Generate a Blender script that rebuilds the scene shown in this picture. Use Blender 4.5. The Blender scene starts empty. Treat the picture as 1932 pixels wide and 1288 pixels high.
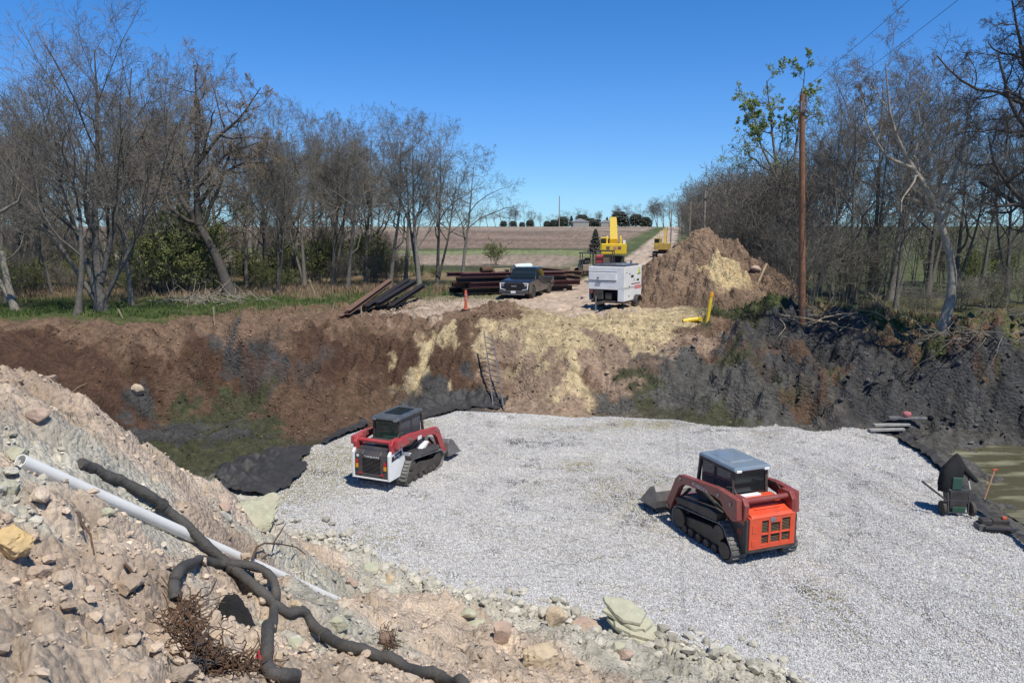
import bpy, bmesh, math, random
import numpy as np
from mathutils import Vector, Matrix, noise as mnoise

R = math.radians
SC = bpy.context.scene
COL = SC.collection

# ---------------------------------------------------------------- camera
CAM_Z, F_PX, PITCH = 7.5, 1400.0, math.atan(214 / 1400.0)
cam_data = bpy.data.cameras.new('camera')
cam = bpy.data.objects.new('camera', cam_data)
COL.objects.link(cam)
cam.location = (0, 0, CAM_Z)
cam.rotation_euler = (R(90) - PITCH, 0, 0)
cam_data.sensor_width = 36.0
cam_data.lens = 36.0 * F_PX / 1932.0
cam_data.clip_start = 0.1
cam_data.clip_end = 4000
SC.camera = cam

# ---------------------------------------------------------------- sky, sun, exposure
SUN_DIR = Vector((0.30, -0.45, 1.0)).normalized()
sun_el = math.asin(SUN_DIR.z)
sun_az = math.atan2(SUN_DIR.x, SUN_DIR.y)
world = bpy.data.worlds.new('World')
SC.world = world
world.use_nodes = True
wn, wl = world.node_tree.nodes, world.node_tree.links
wn.clear()
sky = wn.new('ShaderNodeTexSky')
sky.sky_type = 'NISHITA'
sky.sun_disc = False
sky.sun_elevation = sun_el
sky.sun_rotation = sun_az
sky.altitude = 1500
sky.air_density = 1.0
sky.dust_density = 0.0
sky.ozone_density = 3.0
bg = wn.new('ShaderNodeBackground')
bg.inputs['Strength'].default_value = 0.145
wo = wn.new('ShaderNodeOutputWorld')
hs = wn.new('ShaderNodeHueSaturation'); hs.inputs['Saturation'].default_value = 1.35
wl.new(sky.outputs[0], hs.inputs['Color']); wtc = wn.new('ShaderNodeTexCoord'); wsep = wn.new('ShaderNodeSeparateXYZ'); wl.new(wtc.outputs['Generated'], wsep.inputs[0])
wr = wn.new('ShaderNodeValToRGB'); wl.new(wsep.outputs['Z'], wr.inputs[0])          # clear spring air: pale blue, not yellow, at the horizon
for i, (pos, c) in enumerate(((0.0, (.36, .60, 1.0)), (.06, (.50, .68, .92)), (.16, (.80, .84, 1.02)), (.30, (.96, .93, 1.06)), (1.0, (.62, .58, .58)))):
    e = wr.color_ramp.elements[i] if i < 2 else wr.color_ramp.elements.new(pos)
    e.position = pos; e.color = (*c, 1)
wmx = wn.new('ShaderNodeMix'); wmx.data_type = 'RGBA'; wmx.blend_type = 'MULTIPLY'; wmx.inputs[0].default_value = 1.0
wl.new(hs.outputs[0], wmx.inputs[6]); wl.new(wr.outputs[0], wmx.inputs[7]); wl.new(wmx.outputs[2], bg.inputs[0])
wl.new(bg.outputs[0], wo.inputs[0])
sun_data = bpy.data.lights.new('sun', 'SUN')
sun_data.energy = 5.0
sun_data.angle = R(0.53)
sun_data.color = (1.0, 0.94, 0.83)
sun = bpy.data.objects.new('sun', sun_data)
COL.objects.link(sun)
sun.rotation_euler = (-SUN_DIR).to_track_quat('-Z', 'Y').to_euler()
SC.view_settings.view_transform = 'Standard'
SC.view_settings.look = 'None'
SC.view_settings.exposure = 0.0
SC.view_settings.gamma = 1.0
SC.view_settings.use_curve_mapping = False
SC.cycles.max_bounces = 6
SC.cycles.transparent_max_bounces = 8

# ---------------------------------------------------------------- survey: where a sight line meets a level or a distance
CP, SP = math.cos(PITCH), math.sin(PITCH)
def ray(px, py):
    u = (px - 966.0) / F_PX; v = (644.0 - py) / F_PX
    return np.array([u, CP + v * SP, -SP + v * CP])
def un(px, py, z):
    d = ray(px, py); t = (z - CAM_Z) / d[2]
    return (d[0] * t, d[1] * t)
def at(px, D, z=3.0):                      # point at forward distance D seen in column px
    dep = D * CP + (CAM_Z - z) * SP
    return ((px - 966.0) / F_PX * dep, D)
def ztop(py, D):                           # height seen at row py, distance D
    d = ray(966, py); return CAM_Z + d[2] / d[1] * D

# ---------------------------------------------------------------- numpy noise
def _hash(ix, iy, s):
    h = (ix.astype(np.int64) * 374761393 + iy.astype(np.int64) * 668265263 + s * 144665) & 0xffffffff
    h = ((h ^ (h >> 13)) * 1274126177) & 0xffffffff
    return ((h ^ (h >> 16)) & 0xffff).astype(np.float64) / 65535.0
def vnoise(x, y, s=0):
    ix, iy = np.floor(x), np.floor(y); fx, fy = x - ix, y - iy
    fx = fx * fx * fx * (fx * (fx * 6 - 15) + 10); fy = fy * fy * fy * (fy * (fy * 6 - 15) + 10)
    a, b = _hash(ix, iy, s), _hash(ix + 1, iy, s); c, d = _hash(ix, iy + 1, s), _hash(ix + 1, iy + 1, s)
    return (a * (1 - fx) + b * fx) * (1 - fy) + (c * (1 - fx) + d * fx) * fy - 0.5
def fbm(x, y, o=4, s=0, g=0.5):
    t = np.zeros_like(x); a = 1.0; c, n = math.cos(0.6), math.sin(0.6)
    for i in range(o):
        t += a * vnoise(x, y, s + i * 17); a *= g
        x, y = (x * c - y * n) * 2.03 + 11.3, (x * n + y * c) * 2.03 + 5.7
    return t
def ridge(x, y, o=4, s=0):
    t = np.zeros_like(x); a = 1.0
    for i in range(o):
        t += a * (0.5 - 2 * np.abs(vnoise(x, y, s + i * 13))); a *= 0.5
        x, y = x * 2.1 + 3.1, y * 2.1 + 7.9
    return t
def cells(x, y, s=0):                      # distance to nearest jittered point and that cell's random number
    ix, iy = np.floor(x), np.floor(y); best = np.full(x.shape, 9.0); idv = np.zeros(x.shape)
    for dx in (-1, 0, 1):
        for dy in (-1, 0, 1):
            cx, cy = ix + dx, iy + dy
            px, py = cx + _hash(cx, cy, s), cy + _hash(cx, cy, s + 5)
            d = np.hypot(px - x, py - y); m = d < best
            best = np.where(m, d, best); idv = np.where(m, _hash(cx, cy, s + 9), idv)
    return best, idv
def hemi(c, r): return np.sqrt(np.maximum(r * r - c * c, 0))
def sstep(a, b, x):
    t = np.clip((x - a) / (b - a), 0, 1); return t * t * (3 - 2 * t)
def inside(px, py, poly):
    c = np.zeros(px.shape, bool); n = len(poly)
    for i in range(n):
        x0, y0 = poly[i]; x1, y1 = poly[(i + 1) % n]
        if y0 == y1: continue
        k = ((y0 > py) != (y1 > py)) & (px < (x1 - x0) * (py - y0) / (y1 - y0) + x0)
        c ^= k
    return c

# ---------------------------------------------------------------- terrain heights
CTRL = []
def cp(*rows):
    for px, py, z in rows:
        x, y = un(px, py, z); CTRL.append((x, y, z))
cp((600,950,0),(900,900,0),(1200,950,0),(1500,1000,0),(1800,1100,0),(1300,1130,0),(1600,1280,0),(1900,1280,0),
   (900,785,.1),(1000,790,.05),(1150,795,0),(1400,822,0),(1600,830,0),(1700,845,0),(700,860,0),(570,890,0),(900,1105,0),(1200,1160,0),
   (1000,1000,0),(720,940,0),(640,985,0),(1750,960,0),(1800,890,-.02),(1850,990,-.02),(1932,1060,-.02),(780,815,0),(1250,860,0))
# foreground spoil heap
cp((0,705,5.75),(60,708,5.6),(150,775,5.2),(230,835,4.6),(330,893,3.2),(410,925,1.7),(490,948,.25),
   (40,880,5.45),(0,1000,5.4),(0,1288,5.3),(200,1288,5.0),(400,1288,4.5),(600,1288,3.8),(860,1288,2.6),(1100,1288,1.4),(1300,1260,.62),(1545,1288,.05),
   (300,990,4.3),(480,1065,3.15),(650,1140,1.62),(490,995,1.35),(600,1060,1.2),(620,1012,.1),(720,1085,.5),(790,1095,.12),
   (800,1200,1.5),(950,1200,.95),(950,1140,.3),(1100,1165,.2),(700,1200,2.3),(1100,1200,.5),(500,1200,3.6),(300,1150,4.5),(150,1050,5.1),(150,1200,5.05),
   (100,800,5.45),(1250,1205,.2),(1400,1250,.12))
CTRL += [(-2,1.5,5.5),(0,2,5.3),(2,3,4.2),(3,6,2.2),(5,8,.7),(6,5,1.0),(0,0,5.8),(8,9,.05),(8,3,.6),(-4,2,5.5),(-7,5,5.6),(12,10,0),(14,6,0),(-8,9.5,5.6),(-12,9,5.5)]
# the steep back of the heap, down into the pit
CTRL += [(-8.5,13,2.6),(-6.5,12.5,2.3),(-5.6,14.5,1.0),(-5.8,16.5,.1),(-9.5,16.5,.5),(-12,14,2.6),(-14,13,3.6),(-6.2,19.5,-.1)]
# pit floor and cut bank on the left
cp((480,800,.15),(350,830,.05),(600,830,.0),(250,800,.4),(150,720,1.9),(60,690,2.5),(0,650,2.9),(0,625,3.1),(300,785,.35),(330,700,1.9),
   (450,762,.2),(450,735,.62),(450,700,1.48),(450,640,2.75),(450,612,3),(200,640,2.85),(200,620,3.05),(300,650,2.7),(640,745,.6),(640,690,1.55),(640,625,2.8),(640,605,3.05),
   (760,745,.5),(770,690,1.48),(780,640,2.5),(790,612,3.0),(860,752,.35),(860,690,1.5),(880,640,2.5),(890,612,3.0),(550,790,.1),(700,800,0),(790,770,.12),(860,766,.12))
# tan ramp in the middle
cp((900,765,.12),(1050,765,.2),(1050,720,1.05),(1050,680,1.75),(1050,640,2.45),(1050,602,3.0),(960,700,1.2),(960,640,2.5),(930,600,3.1),(1150,770,.1),
   (1160,690,1.55),(1180,640,2.45),(1200,605,2.95),(1300,605,2.95),(1290,650,2.25),(1280,700,1.4))
# dark bank on the right
cp((1300,790,.05),(1320,725,.95),(1350,635,2.6),(1400,612,2.95),(1500,614,3.0),(1480,650,2.55),(1510,700,1.2),(1500,760,.55),(1500,808,.05),(1620,625,2.8),(1640,690,1.75),
   (1650,760,.9),(1650,812,.1),(1710,652,2.45),(1800,690,2.2),(1790,740,1.3),(1745,800,.15),(1820,818,-.1),(1932,700,2.15),(1932,770,.9),(1932,815,-.1),
   (1870,640,2.6),(1770,640,2.65),(1932,640,2.7))
# pond
cp((1840,850,-.35),(1932,850,-.45),(1880,900,-.6),(1932,930,-.6),(1905,965,-.5),(1825,880,-.2),(1870,950,-.25),(1932,1005,-.2))
CTRL += [(20,21,-.6),(22,24,-.45),(24,20,-.4),(21,16.5,-.1),(26,27,.6),(27,31,2.4),(30,20,.3),(30,12,.2),(22,10,0),(34,30,2.6)]
# flat ground on top
for D, xs in ((40, (-34,-24,-14,-6,0,6,12,20,30,38)), (47, (-40,-25,-10,0,10,22,40))):
    CTRL += [(x, D, 3.0 if x < 16 else 2.8) for x in xs]
CTRL += [(-24,33,3.1),(-30,28,3.3),(-24,24,3.2),(-30,16,3.8),(34,38,2.8)]
CTRL = np.array(CTRL)
def _tps(r2): return np.where(r2 > 1e-12, 0.5 * r2 * np.log(np.maximum(r2, 1e-12)), 0.0)
_n = len(CTRL); _d2 = ((CTRL[:, None, :2] - CTRL[None, :, :2]) ** 2).sum(-1)
_A = np.zeros((_n + 3, _n + 3)); _A[:_n, :_n] = _tps(_d2) + np.eye(_n) * 0.25
_P = np.c_[np.ones(_n), CTRL[:, :2]]; _A[:_n, _n:] = _P; _A[_n:, :_n] = _P.T
_W = np.linalg.solve(_A, np.r_[CTRL[:, 2], 0, 0, 0])

HEAP_POLY = [un(*a) for a in ((490,955,.1),(530,985,.1),(620,1012,.1),(700,1065,.1),(790,1098,.1),(870,1128,.1),(980,1142,.1),(1100,1160,.1),(1250,1205,.1),(1400,1245,.1),(1545,1288,.05))] + \
            [(6.2,9.0),(7.5,4),(7.5,-4),(-14,-4),(-16,12.0),(-9.8,11.6),(-8.0,11.4),(-5.9,12.2),(-5.4,14),(-6.0,17.5)]
GRAVEL_POLY = [un(*a) for a in ((495,948,0),(530,905,0),(575,870,0),(590,845,0),(650,822,0),(740,800,0),(828,782,.1),(862,773,.1),(930,778,.1),(1000,783,.05),(1150,785,.03),(1280,796,0),(1340,806,0),(1420,812,0),(1500,810,0),(1520,818,0),(1640,818,0),(1690,826,0),
               (1730,855,0),(1770,895,0),(1830,950,0),(1880,985,0),(1932,1030,0),(2100,1140,0))] + [(14,9),(12,4),(7.4,4.5),(6.2,9.0)] + \
               [un(*a) for a in ((1545,1288,.05),(1400,1245,.1),(1250,1205,.1),(1100,1160,.1),(980,1142,.1),(870,1128,.1),(790,1098,.1),(700,1065,.1),(620,1012,.1),(530,985,.1),(490,955,.1))]
def poly_dist(x, y, poly):                 # signed distance, positive inside
    d = np.full(x.shape, 1e9); n = len(poly)
    for i in range(n):
        ax, ay = poly[i]; bx, by = poly[(i + 1) % n]
        ex, ey = bx - ax, by - ay; L = ex * ex + ey * ey + 1e-9
        t = np.clip(((x - ax) * ex + (y - ay) * ey) / L, 0, 1)
        d = np.minimum(d, np.hypot(x - ax - t * ex, y - ay - t * ey))
    return np.where(inside(x, y, poly), d, -d)

ROAD = np.array([(1.5,37.5),(3.2,45),(8.5,62),(15.5,87),(27,140),(40.5,200),(60,285),(94,430),(140,640)])
def road_off(x, y):                        # sideways distance from the road's middle line
    return x - np.interp(y, ROAD[:, 1], ROAD[:, 0])

RUT_LINES = [[un(*q, 0) for q in l] for l in (
    [(1380,1010),(1320,960),(1200,905),(1080,870),(950,850),(860,830)], [(752,900),(820,870),(900,845),(1000,825),(1080,800)], [(760,920),(900,960),(1100,1000),(1300,1030),(1450,1060),(1600,1120),(1750,1220)],
    [(1420,1060),(1500,1120),(1620,1230),(1700,1290)], [(1500,1040),(1560,980),(1560,900),(1500,850),(1400,830)], [(760,950),(860,1020),(1000,1060),(1200,1090),(1400,1110)], [(1000,900),(1200,880),(1400,870),(1600,890),(1750,960)])]
def ruts(x, y):
    """how deeply the loaders' tracks have pressed the stone at x, y, and the cleat rhythm along them"""
    out = np.zeros(x.shape); cle = np.zeros(x.shape); wob = .15 * fbm(x * .4, y * .4, 2, 66)
    for L in RUT_LINES:
        s0 = 0.0
        for (ax, ay), (bx, by) in zip(L[:-1], L[1:]):
            ex, ey = bx - ax, by - ay; ln = math.hypot(ex, ey); t = ((x - ax) * ex + (y - ay) * ey) / ln; o = ((x - ax) * ey - (y - ay) * ex) / ln
            o = o + wob; m = (t > -.1) & (t < ln + .1)
            w = np.where(m, np.exp(-((np.abs(o) - .66) / .20) ** 4), 0.0)
            out = np.maximum(out, w); cle = np.where(w > .3, np.sin((s0 + t) * 24), cle); s0 += ln
    br = sstep(-.25, .15, fbm(x * .8, y * .8, 3, 67))
    return out * br, cle
_g0, _g1 = un(1500, 1040, 0), un(1900, 1260, 0); _gl = math.hypot(_g1[0] - _g0[0], _g1[1] - _g0[1]); GD = ((_g1[0] - _g0[0]) / _gl, (_g1[1] - _g0[1]) / _gl)   # which way the stone was graded
BERM = un(948, 592, 3.1)
PIPE = None
def H(x, y, detail=True):
    x = np.atleast_1d(np.asarray(x, float)); y = np.atleast_1d(np.asarray(y, float))
    sh = x.shape; x = x.ravel(); y = y.ravel(); z = np.empty_like(x)
    for i in range(0, len(x), 40000):
        xs, ys = x[i:i + 40000], y[i:i + 40000]
        # outside the surveyed site, hold the nearest edge so the spline cannot run away
        xc = np.clip(xs, -34, 36); yc = np.clip(ys, -2, 50)
        r2 = (xc[:, None] - CTRL[None, :, 0]) ** 2 + (yc[:, None] - CTRL[None, :, 1]) ** 2
        zz = _tps(r2) @ _W[:_n] + _W[_n] + _W[_n + 1] * xc + _W[_n + 2] * yc
        r = np.hypot(xs, ys)
        t = np.clip((r - 70) / 380, 0, 1)
        far = 3.0 + 5.2 * t * t * (3 - 2 * t) + np.clip((r - 450) / 1000, 0, 1) * 1.0
        far = far - 0.35 * sstep(2.5, 8, np.abs(road_off(xs, ys))) * sstep(60, 80, r) * (1 - sstep(9, 16, np.abs(road_off(xs, ys))))
        w = sstep(40, 49, ys) ; w = np.maximum(w, sstep(30, 36, np.abs(xs)))
        w = np.maximum(w, sstep(2, -4, ys))
        z[i:i + 40000] = zz * (1 - w) + np.where(ys < 2, np.clip(zz, 0, 5.8), far) * w
    if detail:
        heap = sstep(-0.1, 0.5, poly_dist(x, y, HEAP_POLY)); grav = sstep(-.15, .25, poly_dist(x, y, GRAVEL_POLY))
        r = np.hypot(x, y); near = 1 - sstep(44, 60, r)
        # raw cut soil
        dark = np.clip(sstep(6.5, 9.5, x - (y - 30) * 0.15) * sstep(24.5, 27, y + np.maximum(0, x - 18) * .15) * (1 - sstep(36.2, 38, y + np.maximum(0, x - 15) * .35)), 0, 1)
        left = sstep(-2, -4, x) * sstep(22, 25, y) * (1 - sstep(36, 38, y))
        rough = (1 - heap) * (1 - grav) * near * (.15 + .85 * sstep(0, 1.6, -poly_dist(x, y, GRAVEL_POLY)))
        cA, iA = cells(x * .95 + .3 * fbm(x, y, 2, 4), y * .95, 31); cB, iB = cells(x * 2.3, y * 2.3, 37)
        blocks = hemi(cA, .55) * (iA > .45) * .55 + hemi(cB, .55) * (iB > .4) * .26
        d = rough * (0.20 * fbm(x * .8, y * .8, 6, 3, .58) + 0.06 * ridge(x * 2.7, y * 2.7, 3, 9) + .45 * blocks * sstep(-.2, .25, fbm(x * .35, y * .35, 3, 12)))
        d += rough * dark * (0.95 * ridge(x * .42 + .3, y * .6, 4, 21) - .12 + 0.30 * ridge(x * 1.7, y * 1.7, 3, 33) + .8 * blocks + .12 * fbm(x * 5, y * 5, 3, 34))
        bq = np.exp(-((x - BERM[0]) / 1.3) ** 2 - ((y - BERM[1]) / .8) ** 2); d += bq * (.45 + .5 * ridge(x * 1.6, y * 1.6, 3, 15))
        # bucket scoops and small ledges in the left cut
        led = y + .35 * x + .8 * fbm(x * .4, y * .4, 3, 45); face = sstep(27.5, 29, y) * (1 - sstep(33.5, 35, y))
        d += rough * (.09 * ridge(x * 3.2, y * 3.2, 4, 48) + .05 * fbm(x * 7, y * 7, 3, 49))
        d += rough * left * (0.30 * ridge(x * .5 + y * .2, y * .5, 4, 44) + .16 * face * (np.abs((led * .9) % 1 - .5) * 2 - .5) + .10 * np.sin(x * 5.2 + 2 * fbm(x * .6, y * .6, 2, 47)) * face)
        ramp = sstep(-4, -2, x) * (1 - sstep(6.5, 9, x)) * sstep(29.5, 31, y) * (1 - sstep(37.5, 39, y))
        d += rough * ramp * (0.22 * ridge(x * 1.1, y * .35, 4, 91) + .12 * fbm(x * 2, y * 2, 3, 92))
        # furrows dragged down the bank by the bucket teeth
        tooth = sstep(-8.5, -7, x) * (1 - sstep(-2.4, -1.2, x)) * sstep(30.5, 31.5, y) * (1 - sstep(35.5, 37, y))
        d += tooth * 0.10 * np.sin((x * .92 - y * .30) * 11 + 3 * fbm(x * .5, y * .5, 2, 71))
        # crumbly heap: clods and lumps
        c1, i1 = cells(x * 1.5, y * 1.5, 2); c2, i2 = cells(x * 4.2, y * 4.2, 8); c3, i3 = cells(x * 11, y * 11, 15)
        lump = hemi(c1, .6) * (i1 > .55) * .26 + hemi(c2, .55) * (i2 > .4) * .14 + hemi(c3, .55) * (i3 > .3) * .055
        d += heap * (lump + 0.30 * fbm(x * .7, y * .7, 5, 5) + .075 * ridge(x * 4.5, y * 4.5, 4, 6) - .05)
        # graded stone: slight waves, wheel and track marks
        rt = np.zeros_like(x); gk = grav > 0
        if gk.any(): rt[gk] = ruts(x[gk], y[gk])[0]
        d += grav * (0.08 * fbm(x * .45, y * .45, 3, 61) + .03 * ridge(x * 1.6, y * 1.6, 3, 62) + .02 * fbm(x * 5, y * 5, 3, 63) - .06 * rt + .05 * sstep(4, 6, x) * ridge((x * GD[1] - y * GD[0]) * .9, (x * GD[0] + y * GD[1]) * .12, 3, 68))
        edge = np.exp(-((poly_dist(x, y, GRAVEL_POLY) - .45) / .4) ** 2) * sstep(24, 27, y)
        d += .10 * edge
        clear = sstep(9.2, 10.2, np.hypot(x - 2.0, y - 0))      # nothing special, keeps the stand level
        far = (1 - near) * 0.25 * fbm(x * .06, y * .06, 4, 8)
        if PIPE:                           # the pipe has settled into the loose clay
            (ax, ay, az), (bx, by, bz) = PIPE; L2 = (bx - ax) ** 2 + (by - ay) ** 2
            t = np.clip(((x - ax) * (bx - ax) + (y - ay) * (by - ay)) / L2, 0, 1); dd = np.hypot(x - ax - t * (bx - ax), y - ay - t * (by - ay))
            d = d * (1 - .8 * np.exp(-(dd / .35) ** 2)); zl = az + t * (bz - az) - .02
            z = z + d; k = np.exp(-(dd / .22) ** 4); z = np.where(z > zl, z * (1 - k) + zl * k, z); d = 0
        z = z + d + far * sstep(4, 9, np.abs(road_off(x, y)))
    return z.reshape(sh)
def h1(x, y): return float(H([x], [y])[0])
def hit(px, py, tmin=2.5, tmax=120):
    d = ray(px, py); t = tmin * (tmax / tmin) ** np.linspace(0, 1, 260)
    for full in (False, True):
        X, Y, Z = d[0] * t, d[1] * t, CAM_Z + d[2] * t
        g = Z - H(X, Y, full)
        k = int(np.argmax(g < 0)) if (g < 0).any() else len(t) - 1
        k = max(k, 1); f = g[k - 1] / (g[k - 1] - g[k] + 1e-9); tt = t[k - 1] + (t[k] - t[k - 1]) * min(max(f, 0), 1)
        if not full: t = np.linspace(tt * .90 - .2, tt * 1.08 + .2, 70)
    return Vector((d[0] * tt, d[1] * tt, CAM_Z + d[2] * tt))

_pa, _pb = (_f for _f in ((40, 884), (650, 1142)))
def _base_hit(px, py):
    d = ray(px, py); t = 2.5 * 20 ** np.linspace(0, 1, 2000); k = int(np.argmax(CAM_Z + d[2] * t < H(d[0] * t, d[1] * t, False))); return (d[0] * t[k], d[1] * t[k], CAM_Z + d[2] * t[k])
PIPE = (_base_hit(*_pa), _base_hit(*_pb))
# ---------------------------------------------------------------- materials
def mat(name, base, rough=.6, metal=0.0, var=.25, scale=4.0, bump=0.0, bscale=30.0, dirt=0.0, dirtcol=(.33,.27,.21), coat=0.0, attr=None, spec=.5, trans=0.0, island=0.0, rand=0.0):
    m = bpy.data.materials.new(name); m.use_nodes = True
    n, l = m.node_tree.nodes, m.node_tree.links
    b = n['Principled BSDF']
    b.inputs['Roughness'].default_value = rough; b.inputs['Metallic'].default_value = metal
    b.inputs['Specular IOR Level'].default_value = spec
    b.inputs['Coat Weight'].default_value = coat
    if trans: b.inputs['Transmission Weight'].default_value = trans
    geo = n.new('ShaderNodeNewGeometry'); tc = n.new('ShaderNodeTexCoord')
    nz = n.new('ShaderNodeTexNoise'); nz.inputs['Scale'].default_value = scale; nz.inputs['Detail'].default_value = 6
    nz.inputs['Roughness'].default_value = .65
    l.new(tc.outputs['Object'], nz.inputs['Vector'])
    if attr:
        src = n.new('ShaderNodeAttribute'); src.attribute_name = attr; col = src.outputs['Color']
    else:
        rgb = n.new('ShaderNodeRGB'); rgb.outputs[0].default_value = (*base, 1); col = rgb.outputs[0]
    mr = n.new('ShaderNodeMapRange'); mr.inputs[1].default_value = .3; mr.inputs[2].default_value = .7
    mr.inputs[3].default_value = 1 - var; mr.inputs[4].default_value = 1 + var
    l.new(nz.outputs[0], mr.inputs[0])
    val = mr.outputs[0]
    for amt, sock in ((island, 'isl'), (rand, 'obj')):
        if amt:
            if sock == 'isl': rs = geo.outputs['Random Per Island']
            else: rs = n.new('ShaderNodeObjectInfo').outputs['Random']
            m2 = n.new('ShaderNodeMapRange'); m2.inputs[3].default_value = 1 - amt; m2.inputs[4].default_value = 1 + amt
            l.new(rs, m2.inputs[0]); mu = n.new('ShaderNodeMath'); mu.operation = 'MULTIPLY'
            l.new(val, mu.inputs[0]); l.new(m2.outputs[0], mu.inputs[1]); val = mu.outputs[0]
    vm = n.new('ShaderNodeVectorMath'); vm.operation = 'SCALE'
    l.new(col, vm.inputs[0]); l.new(val, vm.inputs['Scale'])
    out = vm.outputs[0]
    if dirt:
        n2 = n.new('ShaderNodeTexNoise'); n2.inputs['Scale'].default_value = 2.3; n2.inputs['Detail'].default_value = 8; n2.inputs['Roughness'].default_value = .7
        l.new(tc.outputs['Object'], n2.inputs['Vector'])
        m3 = n.new('ShaderNodeMapRange'); m3.inputs[1].default_value = .42; m3.inputs[2].default_value = .75; m3.inputs[3].default_value = dirt * .25; m3.inputs[4].default_value = dirt
        l.new(n2.outputs[0], m3.inputs[0])
        mx = n.new('ShaderNodeMix'); mx.data_type = 'RGBA'
        l.new(m3.outputs[0], mx.inputs[0]); l.new(out, mx.inputs[6]); mx.inputs[7].default_value = (*dirtcol, 1)
        out = mx.outputs[2]
        rr = n.new('ShaderNodeMapRange'); rr.inputs[3].default_value = rough; rr.inputs[4].default_value = .95
        l.new(m3.outputs[0], rr.inputs[0]); l.new(rr.outputs[0], b.inputs['Roughness'])
    l.new(out, b.inputs['Base Color'])
    if bump:
        n3 = n.new('ShaderNodeTexNoise'); n3.inputs['Scale'].default_value = bscale; n3.inputs['Detail'].default_value = 5
        l.new(tc.outputs['Object'], n3.inputs['Vector'])
        bp = n.new('ShaderNodeBump'); bp.inputs['Strength'].default_value = min(bump, 1.0); bp.inputs['Distance'].default_value = .02
        l.new(n3.outputs[0], bp.inputs['Height']); l.new(bp.outputs[0], b.inputs['Normal'])
    return m

# ---------------------------------------------------------------- mesh helpers
def mesh_np(name, V, Fs, material, parent=None, smooth=False, col=None, sharp=None):
    """V (N,3); Fs a list of int arrays, each (M,k)."""
    me = bpy.data.meshes.new(name)
    V = np.asarray(V, np.float32); Fs = [np.asarray(f, np.int32) for f in Fs if len(f)]
    me.vertices.add(len(V)); me.vertices.foreach_set('co', V.ravel())
    nl = sum(f.size for f in Fs); me.loops.add(nl)
    me.loops.foreach_set('vertex_index', np.concatenate([f.ravel() for f in Fs]))
    tot = np.concatenate([np.full(len(f), f.shape[1], np.int32) for f in Fs])
    me.polygons.add(len(tot)); me.polygons.foreach_set('loop_start', np.r_[0, np.cumsum(tot)[:-1]].astype(np.int32))
    me.polygons.foreach_set('loop_total', tot)
    if col is not None:
        a = me.attributes.new('Col', 'FLOAT_COLOR', 'POINT')
        c = np.ones((len(V), 4), np.float32); c[:, :3] = col; a.data.foreach_set('color', c.ravel())
    me.update(calc_edges=True); me.validate()
    me.polygons.foreach_set('use_smooth', np.full(len(tot), bool(smooth)))
    if sharp: me.set_sharp_from_angle(angle=R(sharp))
    me.materials.append(material)
    o = bpy.data.objects.new(name, me); COL.objects.link(o)
    if parent: o.parent = parent
    return o
def tag(o, label, cat, group=None):
    o['label'] = label; o['category'] = cat
    if group: o['group'] = group
    return o
def kind(o, k): o['kind'] = k; return o
def empty(name, loc, rz=0.0, label=None, cat=None, group=None):
    e = bpy.data.objects.new(name, None); COL.objects.link(e)
    e.location = loc; e.rotation_euler = (0, 0, rz); e.empty_display_size = .2
    if label: tag(e, label, cat, group)
    return e
def copy_tree(o, parent=None):
    c = o.copy(); COL.objects.link(c); c.parent = parent
    for ch in list(o.children): copy_tree(ch, c)
    return c
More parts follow.
